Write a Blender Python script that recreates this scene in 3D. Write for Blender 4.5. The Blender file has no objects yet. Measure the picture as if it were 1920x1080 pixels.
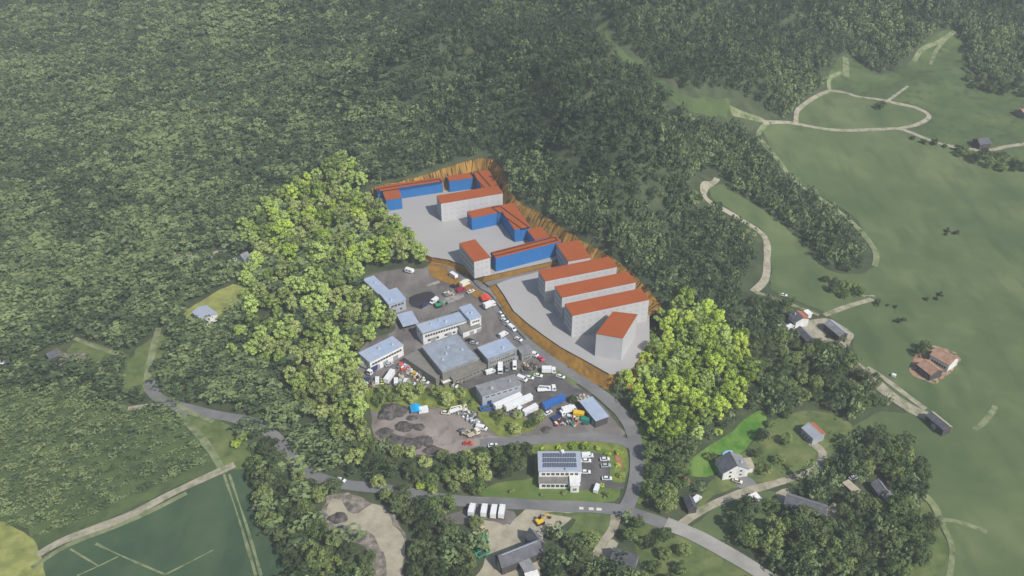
import bpy, bmesh, math, random
import numpy as np
from mathutils import Vector, Matrix
from mathutils.geometry import delaunay_2d_cdt

random.seed(7)
RNG = np.random.default_rng(7)
SC = bpy.context.scene
COL = SC.collection
R = math.radians

# ------------------------------------------------------------------ camera
FPX, PITCH, CAMH = 1713.0, R(35.0), 300.0
cam_d = bpy.data.cameras.new("camera")
cam_d.sensor_width = 36.0
cam_d.lens = 36.0 * FPX / 1920.0
cam_d.clip_start = 1.0
cam_d.clip_end = 8000.0
cam = bpy.data.objects.new("camera", cam_d)
COL.objects.link(cam)
cam.location = (0, 0, CAMH)
cam.rotation_euler = (R(90) - PITCH, 0, 0)
SC.camera = cam
CP, SP = math.cos(PITCH), math.sin(PITCH)


def ray(u, v):
    a, b = (u - 960.0) / FPX, (540.0 - v) / FPX
    return (a, CP + b * SP, -SP + b * CP)


def plane(u, v, z):
    """the point of the level z that is seen at (u, v) of the photograph"""
    d = ray(u, v)
    t = (z - CAMH) / d[2]
    return Vector((d[0] * t, d[1] * t, z))


# ------------------------------------------------------------------ terrain
CTRL = [  # (u, v, height)
    (960, 1080, 0), (500, 1080, 0), (0, 1080, -2), (0, 900, -2), (300, 1000, -2), (250, 850, 0), (420, 880, 0),
    (1450, 1080, 0), (1920, 1080, -2), (1700, 900, 0), (1920, 800, -1), (1900, 600, 0), (1700, 650, 1), (1500, 700, 2),
    (1400, 900, 1), (1550, 950, 0), (1170, 950, 0), (960, 948, 0), (700, 915, 0), (560, 860, 0), (400, 775, 1),
    (290, 730, 1), (1050, 880, 1.5), (1120, 890, 1.5), (1010, 850, 2), (1197, 880, 2), (1190, 810, 3.5), (1150, 760, 5), (1100, 820, 3.5),
    (1000, 822, 3.5), (900, 835, 3), (800, 800, 3), (720, 800, 3), (720, 860, 1), (850, 880, 0.5), (930, 890, 0.5),
    (800, 745, 5), (880, 755, 5), (960, 770, 4.5), (1060, 790, 4), (1110, 770, 4.5), (1030, 730, 6), (1100, 715, 7),
    (940, 735, 6), (720, 720, 6), (830, 715, 7), (900, 690, 8), (990, 690, 8), (1060, 690, 8), (780, 650, 8), (870, 640, 9),
    (960, 640, 10), (985, 620, 10), (1040, 666, 9), (1140, 724, 7), (930, 590, 10), (800, 570, 9), (750, 530, 9), (820, 520, 10),
    (880, 550, 10.5), (915, 545, 11), (935, 562, 11), (955, 590, 10.5), (850, 505, 11), (812, 492, 12), (690, 560, 8), (640, 600, 7), (600, 700, 5),
    (660, 780, 3.5), (540, 600, 5), (480, 520, 5), (560, 420, 8), (680, 400, 12), (760, 460, 13), (640, 340, 12), (450, 440, 6),
    (300, 470, 4), (380, 590, 4), (0, 500, 3), (150, 650, 1), (0, 250, 6), (250, 250, 9), (0, 20, 14), (300, 30, 22), (500, 300, 14),
    (450, 150, 22), (650, 240, 24), (620, 60, 40), (850, 240, 34), (840, 130, 62), (700, 120, 46), (1000, 230, 46), (1050, 150, 76),
    (900, 40, 66), (1150, 230, 66), (1180, 330, 44), (1100, 340, 38), (1260, 270, 54), (1300, 380, 26), (1250, 450, 22), (1330, 330, 24), (1290, 520, 13),
    (1430, 470, 7), (1320, 600, 9), (1400, 600, 5), (1250, 680, 6), (1200, 720, 6), (1300, 780, 4), (1360, 700, 4), (1500, 600, 3),
    (1430, 330, 16), (1520, 350, 8), (1620, 480, 3), (1430, 230, 24), (1500, 200, 18), (1700, 220, 12), (1880, 260, 8), (1650, 330, 6),
    (1560, 120, 26), (1750, 100, 22), (1900, 120, 16), (1350, 100, 52), (1250, 30, 66), (1500, 10, 50), (1900, 10, 30), (1400, 180, 36),
    (1200, 640, 9), (1240, 600, 12), (1650, 720, 2), (1800, 450, 2),
]
PAD1, PAD2 = 15.0, 12.0
CUT_PX = [(696, 354, 20), (720, 347, 21), (750, 341, 22), (800, 328, 24), (835, 316, 26), (870, 304, 28), (905, 297, 29), (926, 301, 29), (941, 317, 28),
          (950, 345, 27), (962, 370, 26), (985, 387, 25), (1012, 401, 25), (1040, 418, 24), (1065, 435, 24), (1100, 457, 22),
          (1140, 478, 21), (1175, 504, 20), (1205, 534, 18), (1232, 562, 16), (1243, 580, 14)]
CUT_TOP = [plane(u, v, z) for u, v, z in CUT_PX]


def offset_in(pts, w, z):
    out = []
    for i, p in enumerate(pts):
        a, b = pts[max(0, i - 1)], pts[min(len(pts) - 1, i + 1)]
        t = Vector((b.x - a.x, b.y - a.y)).normalized()
        n = Vector((t.y, -t.x))          # to the right of travel = towards the pads
        out.append(Vector((p.x + n.x * w, p.y + n.y * w, z)))
    return out


CUT_OUT = offset_in(CUT_TOP, -5.0, 0)
ctrl = [(plane(u, v, z).x, plane(u, v, z).y, z) for u, v, z in CTRL]
ctrl += [(p.x, p.y, p.z) for p in CUT_TOP]
ctrl += [(q.x, q.y, p.z + 2.5) for p, q in zip(CUT_TOP, CUT_OUT)]
ctrl += [(sx * 1400, sy, 12) for sx in (-1, -.5, 0, .5, 1) for sy in (-600, 1900)] + [(sx * 1400, sy, 8) for sx in (-1, 1) for sy in (300, 1000)]
ctrl += [(x, 1250, 40) for x in (-500, 0, 500)] + [(x, 100, 0) for x in (-400, 0, 400)]
CT = np.array(ctrl, float)


def kern(d):
    return d


def fit():
    n = len(CT)
    D = np.hypot(CT[:, None, 0] - CT[None, :, 0], CT[:, None, 1] - CT[None, :, 1])
    A = np.zeros((n + 3, n + 3))
    A[:n, :n] = kern(D) - np.eye(n) * 1.5
    P = np.c_[np.ones(n), CT[:, :2] / 1000]
    A[:n, n:] = P
    A[n:, :n] = P.T
    return np.linalg.solve(A, np.r_[CT[:, 2], 0, 0, 0])


WTS = fit()


def axis(lo, hi, step, far):
    a = list(np.arange(lo, hi + .1, step))
    s, left = step, []
    p = lo
    while p > -far:
        s *= 1.35
        p -= s
        left.append(p)
    s, right = step, []
    p = hi
    while p < far + 200:
        s *= 1.35
        p += s
        right.append(p)
    return np.array(left[::-1] + a + right)


GX, GY = axis(-640, 640, 2.6, 1500), axis(170, 1130, 2.6, 1500)


def vnoise(x, y, seed):
    """smooth value noise, vectorised"""
    r = np.random.default_rng(seed).random((256, 256))
    xi, yi = np.floor(x).astype(int), np.floor(y).astype(int)
    fx, fy = x - xi, y - yi
    fx, fy = fx * fx * (3 - 2 * fx), fy * fy * (3 - 2 * fy)
    g = lambda i, j: r[i % 256, j % 256]
    return (g(xi, yi) * (1 - fx) + g(xi + 1, yi) * fx) * (1 - fy) + (g(xi, yi + 1) * (1 - fx) + g(xi + 1, yi + 1) * fx) * fy - .5


def inside(x, y, poly):
    """vectorised point in polygon"""
    x, y = np.asarray(x, float), np.asarray(y, float)
    r = np.zeros(x.shape, bool)
    n = len(poly)
    for i in range(n):
        x0, y0 = poly[i][0], poly[i][1]
        x1, y1 = poly[(i + 1) % n][0], poly[(i + 1) % n][1]
        if y0 == y1:
            continue
        c = ((y0 > y) != (y1 > y)) & (x < (x1 - x0) * (y - y0) / (y1 - y0) + x0)
        r ^= c
    return r


def edge_dist(x, y, pts, closed=True):
    d = np.full(np.shape(x), 1e9)
    n = len(pts)
    for i in range(n if closed else n - 1):
        ax, ay = pts[i][0], pts[i][1]
        bx, by = pts[(i + 1) % n][0], pts[(i + 1) % n][1]
        l2 = (bx - ax) ** 2 + (by - ay) ** 2 + 1e-9
        t = np.clip(((x - ax) * (bx - ax) + (y - ay) * (by - ay)) / l2, 0, 1)
        d = np.minimum(d, np.hypot(x - ax - t * (bx - ax), y - ay - t * (by - ay)))
    return d


# level pads: edges of the banks
CUT_W = 8.0
CUT_BOT1 = offset_in(CUT_TOP, CUT_W, PAD1)
CUT_BOT = [Vector((p.x, p.y, PAD1 if i < 14 else PAD2)) for i, p in enumerate(CUT_BOT1)]
P1_FRONT = [plane(*q, PAD1) for q in [(800, 478), (812, 483), (842, 488), (880, 503), (908, 519), (1041, 489)]]
P1_FOOT = [plane(u, v, z) for u, v, z in [(797, 484, 12), (808, 491, 12), (838, 496, 12), (874, 512, 11.5), (906, 529, 11.5), (1046, 497, PAD2 + .05)]]
P1_LEFT = [plane(*q, PAD1) for q in [(690, 372), (712, 392), (742, 416), (772, 448)]]
P2_FRONT = [plane(*q, PAD2) for q in [(1046, 497), (1000, 512), (958, 522), (930, 533), (944, 553), (962, 583), (988, 606), (1020, 630), (1052, 652), (1096, 676), (1142, 702), (1180, 700), (1218, 640)]]
P2_FOOT = [plane(u, v, z) for u, v, z in [(1046, 497, PAD2 - .1), (998, 516, 11.2), (952, 527, 11), (918, 537, 11), (934, 560, 11), (952, 592, 10.4), (979, 617, 10), (1009, 643, 9.5), (1041, 668, 9), (1086, 697, 8), (1142, 728, 7), (1188, 722, 7), (1236, 650, 8)]]
PAD1_POLY = CUT_BOT[:15] + [P1_FRONT[5], P1_FRONT[4], P1_FRONT[3], P1_FRONT[2], P1_FRONT[1], P1_FRONT[0]] + P1_LEFT[::-1]
PAD2_POLY = CUT_BOT[14:] + P2_FRONT[::-1]
SITE = CUT_TOP + P2_FOOT[::-1][:-3] + [P2_FOOT[2], P2_FOOT[3]][:0] + [P2_FOOT[3], P1_FOOT[4]] + P1_FOOT[:4][::-1] + P1_LEFT[::-1]
# SITE: whole area the earthworks cover (the terrain sheet dips below it)


def build_heights():
    X, Y = np.meshgrid(GX, GY)
    Z = np.zeros_like(X)
    for r in range(X.shape[0]):
        D = np.hypot(X[r][:, None] - CT[None, :, 0], Y[r][:, None] - CT[None, :, 1])
        Z[r] = kern(D) @ WTS[:len(CT)] + WTS[-3] + WTS[-2] * X[r] / 1000 + WTS[-1] * Y[r] / 1000
    ins = inside(X, Y, SITE)
    d = edge_dist(X, Y, SITE)
    calm = np.where(ins, 0, np.clip(d / 45, 0, 1))
    hill = np.clip((Z - 14) / 20, 0, 1) * calm
    ca, sa = math.cos(R(-38)), math.sin(R(-38))
    U, V = X * ca - Y * sa, X * sa + Y * ca
    Z += hill * (vnoise(U / 85 + 3, V / 36, 5) * 38 + vnoise(U / 34, V / 18 + 9, 6) * 12)
    Z += calm * vnoise(X / 60, Y / 60, 8) * 1.0
    dip = np.clip(d / 4, 0, 1) * 13
    low = np.minimum(Z, 12) - 6
    Z = np.where(ins, np.minimum(Z - dip, np.where(d > 4, low, 99)), Z)
    return Z


HZ = build_heights()


def hz(x, y):
    x, y = np.asarray(x, float), np.asarray(y, float)
    i = np.clip(np.searchsorted(GX, x) - 1, 0, len(GX) - 2)
    j = np.clip(np.searchsorted(GY, y) - 1, 0, len(GY) - 2)
    fx = (x - GX[i]) / (GX[i + 1] - GX[i])
    fy = (y - GY[j]) / (GY[j + 1] - GY[j])
    return (HZ[j, i] * (1 - fx) + HZ[j, i + 1] * fx) * (1 - fy) + (HZ[j + 1, i] * (1 - fx) + HZ[j + 1, i + 1] * fx) * fy


TT = np.linspace(150, 2200, 1600)


def G(u, v):
    """the point of the ground seen at (u, v) of the photograph"""
    d = ray(u, v)
    z = CAMH + d[2] * TT
    below = z < hz(d[0] * TT, d[1] * TT)
    k = int(np.argmax(below)) if below.any() else len(TT) - 1
    a, b = TT[max(0, k - 1)], TT[k]
    for _ in range(14):
        m = (a + b) / 2
        if CAMH + d[2] * m < float(hz(d[0] * m, d[1] * m)):
            b = m
        else:
            a = m
    return Vector((d[0] * b, d[1] * b, CAMH + d[2] * b))


# ------------------------------------------------------------------ materials
def lin(c):
    return tuple(((x / 255) / 12.92 if x / 255 <= .04045 else ((x / 255 + .055) / 1.055) ** 2.4) for x in c)


def node(nt, kind, **kw):
    n = nt.nodes.new(kind)
    for k, v in kw.items():
        setattr(n, k, v)
    return n


def base_mat(name, rough=.8, spec=.2, metal=0):
    m = bpy.data.materials.new(name)
    m.use_nodes = True
    nt = m.node_tree
    b = nt.nodes["Principled BSDF"]
    b.inputs["Roughness"].default_value = rough
    b.inputs["Specular IOR Level"].default_value = spec
    b.inputs["Metallic"].default_value = metal
    return m, nt, b


def mottled(name, cols, scale, rough=.9, spec=.1, detail=5, coords="pos", stretch=(1, 1, 1), lo=.3, hi=.7, bump=0, metal=0, second=None):
    """a base colour that wanders between cols (linear RGB) with noise in metres"""
    m, nt, b = base_mat(name, rough, spec, metal)
    if coords == "pos":
        src = node(nt, "ShaderNodeNewGeometry").outputs["Position"]
    else:
        src = node(nt, "ShaderNodeTexCoord").outputs["Object"]
    mp = node(nt, "ShaderNodeMapping")
    mp.inputs["Scale"].default_value = stretch
    nt.links.new(src, mp.inputs["Vector"])
    nz = node(nt, "ShaderNodeTexNoise")
    nz.inputs["Scale"].default_value = 1.0 / scale
    nz.inputs["Detail"].default_value = detail
    nz.inputs["Roughness"].default_value = .62
    nt.links.new(mp.outputs[0], nz.inputs["Vector"])
    cr = node(nt, "ShaderNodeValToRGB")
    el = cr.color_ramp.elements
    while len(el) < len(cols):
        el.new(.5)
    for i, c in enumerate(cols):
        el[i].position = lo + (hi - lo) * i / max(1, len(cols) - 1)
        el[i].color = (*c, 1)
    nt.links.new(nz.outputs["Fac"], cr.inputs["Fac"])
    out = cr.outputs["Color"]
    if second:
        sc2, amt, c2 = second[:3]
        st2 = second[3] if len(second) > 3 else (1, 1, 1)
        mp2 = node(nt, "ShaderNodeMapping")
        mp2.inputs["Scale"].default_value = st2
        mp2.inputs["Location"].default_value = (31, 17, 5)
        if len(second) > 4:
            mp2.inputs["Rotation"].default_value = (0, 0, second[4])
        nt.links.new(src, mp2.inputs["Vector"])
        n2 = node(nt, "ShaderNodeTexNoise")
        n2.inputs["Scale"].default_value = 1.0 / sc2
        n2.inputs["Detail"].default_value = 4
        nt.links.new(mp2.outputs[0], n2.inputs["Vector"])
        r2 = node(nt, "ShaderNodeMapRange")
        r2.inputs["From Min"].default_value = .5
        r2.inputs["From Max"].default_value = .68
        r2.inputs["To Max"].default_value = amt
        nt.links.new(n2.outputs["Fac"], r2.inputs["Value"])
        mx = node(nt, "ShaderNodeMix", data_type="RGBA")
        nt.links.new(r2.outputs[0], mx.inputs[0])
        nt.links.new(out, mx.inputs[6])
        mx.inputs[7].default_value = (*c2, 1)
        out = mx.outputs[2]
    nt.links.new(out, b.inputs["Base Color"])
    if bump:
        bp = node(nt, "ShaderNodeBump")
        bp.inputs["Strength"].default_value = .6
        bp.inputs["Distance"].default_value = bump
        nt.links.new(nz.outputs["Fac"], bp.inputs["Height"])
        nt.links.new(bp.outputs[0], b.inputs["Normal"])
    return m


def plain(name, rgb, rough=.6, spec=.3, metal=0, var=.12, scale=.7):
    c = lin(rgb)
    return mottled(name, [tuple(x * (1 - var) for x in c), c, tuple(min(1, x * (1 + var)) for x in c)], scale, rough, spec, 4, "obj", metal=metal)


def leaf_mat(name, dark, light, tint_from="object", clump=3.5, trans=.25, extra=None):
    """foliage: colour from tree to tree and from clump to clump"""
    m, nt, b = base_mat(name, .75, .12)
    if tint_from == "object":
        t = node(nt, "ShaderNodeObjectInfo").outputs["Random"]
    else:
        t = node(nt, "ShaderNodeAttribute", attribute_name="tint").outputs["Fac"]
    pos = node(nt, "ShaderNodeNewGeometry").outputs["Position"]
    nz = node(nt, "ShaderNodeTexNoise")
    nz.inputs["Scale"].default_value = 1 / clump
    nz.inputs["Detail"].default_value = 3
    nt.links.new(pos, nz.inputs["Vector"])
    a = node(nt, "ShaderNodeMath", operation="MULTIPLY_ADD")
    nt.links.new(nz.outputs["Fac"], a.inputs[0])
    a.inputs[1].default_value = 1.5
    a.inputs[2].default_value = -.5
    s = node(nt, "ShaderNodeMath", operation="MULTIPLY_ADD", use_clamp=True)
    nt.links.new(t, s.inputs[0])
    s.inputs[1].default_value = .75
    nt.links.new(a.outputs[0], s.inputs[2])
    cr = node(nt, "ShaderNodeValToRGB")
    el = cr.color_ramp.elements
    el[0].position, el[0].color = .1, (*dark, 1)
    el[1].position, el[1].color = .9, (*light, 1)
    if extra:
        e = el.new(.55)
        e.color = (*extra, 1)
    nt.links.new(s.outputs[0], cr.inputs["Fac"])
    nt.links.new(cr.outputs["Color"], b.inputs["Base Color"])
    tr = node(nt, "ShaderNodeBsdfTranslucent")
    nt.links.new(cr.outputs["Color"], tr.inputs["Color"])
    mx = node(nt, "ShaderNodeMixShader")
    mx.inputs[0].default_value = trans
    nt.links.new(b.outputs[0], mx.inputs[1])
    nt.links.new(tr.outputs[0], mx.inputs[2])
    nt.links.new(mx.outputs[0], nt.nodes["Material Output"].inputs["Surface"])
    return m


M = {}
M["floor"] = mottled("forest_floor", [(.045, .064, .036), (.066, .086, .046), (.10, .115, .06)], 9, second=(26, .4, (.11, .13, .062)))
M["meadow"] = mottled("meadow_grass", [(.082, .122, .050), (.108, .150, .062), (.148, .188, .082)], 45, detail=9, lo=.34, hi=.66, second=(11, .6, (.066, .104, .046), (1, .3, 1), .35))
M["crop"] = mottled("crop_field", [(.045, .084, .046), (.056, .10, .052), (.074, .122, .062)], 24, lo=.35, hi=.65, second=(9, .5, (.085, .12, .066), (1, .2, 1), -.5))
M["rough"] = mottled("rough_grass", [(.085, .12, .04), (.13, .17, .06), (.19, .21, .085)], 9, second=(5, .6, (.06, .09, .035)))
M["pasture"] = mottled("pasture_grass", [(.065, .10, .04), (.09, .132, .05), (.125, .165, .065)], 22, detail=8, second=(7, .7, (.05, .078, .036)))
M["lawn"] = mottled("lawn_grass", [(.09, .145, .035), (.125, .18, .048), (.18, .225, .07)], 9, second=(7, .6, (.08, .17, .04)))
M["bright_lawn"] = mottled("bright_grass", [(.06, .165, .022), (.09, .21, .032), (.16, .28, .055)], 5, second=(5, .7, (.20, .29, .075), (1, .3, 1), .8))
M["yellow_grass"] = mottled("dry_grass", [(.20, .22, .07), (.30, .32, .10), (.36, .38, .13)], 7, second=(6, .5, (.13, .17, .05)))
M["verge"] = mottled("verge_scrub", [(.10, .15, .03), (.18, .22, .05), (.26, .27, .07)], 4, second=(3, .6, (.07, .10, .03)))
M["clay"] = mottled("cut_clay", [(.22, .115, .02), (.29, .155, .03), (.33, .185, .04)], 5, second=(4, .6, (.17, .11, .04)))
M["clay_streak"] = mottled("streaked_clay_face", [(.12, .085, .04), (.30, .175, .045), (.38, .215, .05)], 1.6, stretch=(1, 1, .13), lo=.36, hi=.54, second=(5, .45, (.19, .19, .09)))


def ribbed_clay():
    """dark runnels that follow the fall of the slope (attributes along, down in metres)"""
    m, nt, b = base_mat("ribbed_clay_face", .9, .1)
    at = [node(nt, "ShaderNodeAttribute", attribute_name=k).outputs["Fac"] for k in ("along", "down")]
    cx = node(nt, "ShaderNodeCombineXYZ")
    ml = node(nt, "ShaderNodeMath", operation="MULTIPLY")
    ml.inputs[1].default_value = .07
    nt.links.new(at[0], cx.inputs[0]); nt.links.new(at[1], ml.inputs[0]); nt.links.new(ml.outputs[0], cx.inputs[1])
    out = None
    for sc, cols, pos in ((1.1, [(.05, .04, .025), (.36, .205, .05), (.44, .25, .058)], (.41, .47, .7)), (.28, [(.20, .19, .075), (1, 1, 1), (1, 1, 1)], (.38, .55, .9))):
        nz = node(nt, "ShaderNodeTexNoise")
        nz.inputs["Scale"].default_value = sc
        nz.inputs["Detail"].default_value = 4
        nt.links.new(cx.outputs[0], nz.inputs["Vector"])
        cr = node(nt, "ShaderNodeValToRGB")
        cr.color_ramp.elements.new(.5)
        for e, c, p in zip(cr.color_ramp.elements, cols, pos):
            e.color = (*c, 1); e.position = p
        nt.links.new(nz.outputs["Fac"], cr.inputs["Fac"])
        if out is None: out = cr.outputs["Color"]
        else:
            mx = node(nt, "ShaderNodeMix", data_type="RGBA", blend_type="MULTIPLY")
            mx.inputs[0].default_value = .55
            nt.links.new(out, mx.inputs[6]); nt.links.new(cr.outputs["Color"], mx.inputs[7])
            out = mx.outputs[2]
    nt.links.new(out, b.inputs["Base Color"])
    return m


M["clay_streak"] = ribbed_clay()
M["pad"] = mottled("levelled_pad", [(.368, .36, .35), (.384, .376, .366), (.40, .391, .381)], 25, second=(9, .2, (.355, .352, .35)))
M["asphalt"] = mottled("asphalt_yard", [(.115, .105, .10), (.165, .15, .14), (.21, .195, .185)], 16, second=(7, .6, (.27, .25, .235), (1, .4, 1), .3))
M["asphalt_dark"] = mottled("dark_asphalt", [(.075, .072, .075), (.105, .10, .10), (.135, .13, .13)], 8, second=(5, .5, (.17, .16, .16)))
M["asphalt_shadow"] = mottled("painted_asphalt_shadow", [(.03, .031, .036), (.04, .041, .047), (.055, .055, .06)], 6)  # dark tone for the office shadow painted on the yard
M["pale_stain"] = mottled("pale_dusty_asphalt", [(.19, .175, .16), (.29, .275, .25), (.36, .34, .31)], 2.5, lo=.35, hi=.6)
M["dirt"] = mottled("bare_dirt", [(.20, .17, .15), (.27, .235, .21), (.35, .31, .28)], 11, second=(6, .7, (.10, .085, .08)))
M["road"] = mottled("road_asphalt", [(.14, .14, .14), (.18, .18, .18), (.215, .215, .215)], 10, second=(14, .5, (.26, .255, .245), (.3, 1, 1), .4))
M["sand"] = mottled("sandy_gravel", [(.31, .28, .205), (.40, .365, .275), (.47, .43, .33)], 9, second=(5, .5, (.27, .25, .19)))
M["track"] = mottled("gravel_track", [(.27, .25, .18), (.37, .34, .26), (.44, .40, .31)], 5, second=(4, .75, (.15, .17, .085)))
M["grass_track"] = mottled("grassy_track", [(.15, .18, .09), (.22, .25, .13), (.29, .31, .18)], 6, second=(4, .85, (.09, .125, .055)))
M["rubble"] = mottled("stony_rubble", [(.13, .115, .095), (.23, .205, .17), (.36, .33, .28)], 3, lo=.35, hi=.65, second=(3, .7, (.07, .07, .065)))
M["line"] = plain("black_line", (28, 28, 30), .8, .1)
M["road_line"] = plain("worn_road_paint", (205, 205, 195), .8, .1)
M["roof_red"] = mottled("orange_red_roofing", [(.335, .083, .022), (.36, .09, .025), (.38, .097, .028)], 12, .8, .15, 4, "obj")
M["blue"] = mottled("blue_render", [(.022, .145, .40), (.024, .155, .42), (.026, .165, .44)], 8, .75, .2, 4, "obj")
M["white"] = mottled("pale_grey_render", [(.47, .47, .475), (.505, .505, .51), (.53, .53, .535)], 6, .8, .2, 4, "obj")
M["facade"] = mottled("grey_infill_panel", [(.45, .45, .455), (.47, .47, .475)], 2, .6, .3, 3, "obj")
M["gallery"] = mottled("grey_gallery_panel", [(.28, .28, .285), (.32, .32, .325)], 2, .6, .3, 3, "obj")  # gallery bands in a grey darker than the wall render
M["concrete"] = mottled("worn_concrete_road", [(.29, .28, .25), (.35, .34, .305), (.40, .39, .355)], 8, second=(10, .5, (.25, .245, .23), (.4, 1, 1), .6))
M["pale_roof"] = mottled("pale_blue_sheet_roof", [(.31, .38, .50), (.36, .435, .555), (.43, .50, .61)], 5, .55, .35, 5, "obj", lo=.3, hi=.75, second=(3, .4, (.42, .42, .42), (1, .2, 1)))
M["felt_roof"] = mottled("grey_blue_felt_roof", [(.25, .285, .34), (.29, .33, .385), (.335, .375, .43)], 6, .8, .2, 5, "obj", second=(3, .45, (.19, .20, .21)))
M["grey_roof"] = mottled("weathered_grey_roof", [(.20, .205, .215), (.25, .255, .265), (.31, .315, .325)], 4, .8, .2, 5, "obj", second=(2, .5, (.15, .15, .15)))
M["dark_roof"] = mottled("dark_slate_roof", [(.075, .08, .095), (.105, .11, .125), (.14, .145, .16)], 3, .7, .3, 5, "obj", stretch=(1, 1, 1))
M["tile_red"] = mottled("red_tiles", [(.32, .10, .055), (.42, .15, .085), (.50, .21, .13)], 2, .8, .2, 5, "obj")
M["tile_pink"] = mottled("faded_terracotta", [(.30, .165, .105), (.38, .22, .145), (.46, .30, .21)], 3, .85, .2, 5, "obj", second=(2, .5, (.42, .36, .29)))
M["tan_roof"] = mottled("tan_sheet_roof", [(.34, .30, .22), (.42, .375, .28), (.48, .43, .33)], 3, .8, .2, 5, "obj")
M["wall_white"] = mottled("off_white_wall", [(.66, .66, .64), (.76, .76, .74), (.82, .82, .80)], 3, .8, .2, 5, "obj", second=(2, .35, (.33, .32, .30), (1, 1, .3)))
M["wall_grey"] = mottled("grey_wall", [(.20, .20, .195), (.25, .25, .245), (.31, .31, .30)], 3, .8, .2, 5, "obj", second=(2, .4, (.15, .15, .14), (1, 1, .3)))
M["wall_tan"] = mottled("brown_grey_wall", [(.17, .16, .14), (.21, .20, .175), (.25, .24, .215)], 3, .8, .2, 5, "obj")
M["wall_blue"] = mottled("pale_blue_grey_wall", [(.30, .33, .37), (.36, .39, .435), (.42, .45, .49)], 3, .7, .3, 5, "obj")
M["wall_dark"] = mottled("dark_timber_wall", [(.06, .058, .06), (.085, .08, .08), (.12, .11, .105)], 2, .8, .2, 5, "obj", stretch=(3, 3, .5))
M["glass"] = plain("dark_window_glass", (44, 52, 60), .15, .6, var=.3, scale=2)
M["frame"] = plain("window_frame", (190, 192, 190), .6, .3)
M["door"] = plain("roller_door", (150, 155, 160), .5, .4)
M["panel"] = mottled("solar_cell", [(.035, .045, .075), (.05, .062, .10), (.075, .09, .13)], 2, .25, .6, 4, "obj")
M["alu"] = plain("aluminium_edge", (190, 198, 210), .4, .5, .3)
M["tyre"] = plain("tyre_rubber", (26, 26, 28), .9, .1)
M["steel"] = plain("rusty_dark_steel", (84, 74, 66), .7, .3, .2, .3)
M["trunk"] = mottled("bark", [(.05, .04, .03), (.10, .085, .065), (.17, .15, .125)], .6, stretch=(1, 1, .2))
M["soil"] = mottled("dark_heap_soil", [(.045, .042, .042), (.085, .078, .075), (.15, .135, .125)], 2.2, lo=.3, hi=.7, second=(3, .5, (.21, .19, .17)))
PAINT = {}
for k, c in dict(white=(226, 228, 228), silver=(178, 184, 190), grey=(120, 124, 128), black=(34, 36, 40), blue=(52, 104, 176), navy=(52, 66, 110), red=(196, 42, 44), maroon=(150, 36, 60),
                 orange=(222, 82, 56), yellow=(226, 186, 44), teal=(40, 130, 112), green=(50, 150, 112), cyan=(20, 168, 232), cream=(226, 220, 200), pink=(232, 70, 110), beige=(190, 176, 150), skyblue=(150, 190, 226), lemon=(220, 222, 120)).items():
    PAINT[k] = plain(k + "_paint", c, .35, .45, var=.07, scale=1.2)


# ------------------------------------------------------------------ object helpers
def tag(o, label=None, cat=None, group=None, kind=None):
    if label: o["label"] = label
    if cat: o["category"] = cat
    if group: o["group"] = group
    if kind: o["kind"] = kind
    return o


def empty(name, loc, rz=0):
    o = bpy.data.objects.new(name, None)
    o.empty_display_size = .5
    COL.objects.link(o)
    o.location = loc
    o.rotation_euler = (0, 0, rz)
    return o


def link(name, me, parent=None):
    o = bpy.data.objects.new(name, me)
    COL.objects.link(o)
    if parent: o.parent = parent
    return o


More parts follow.
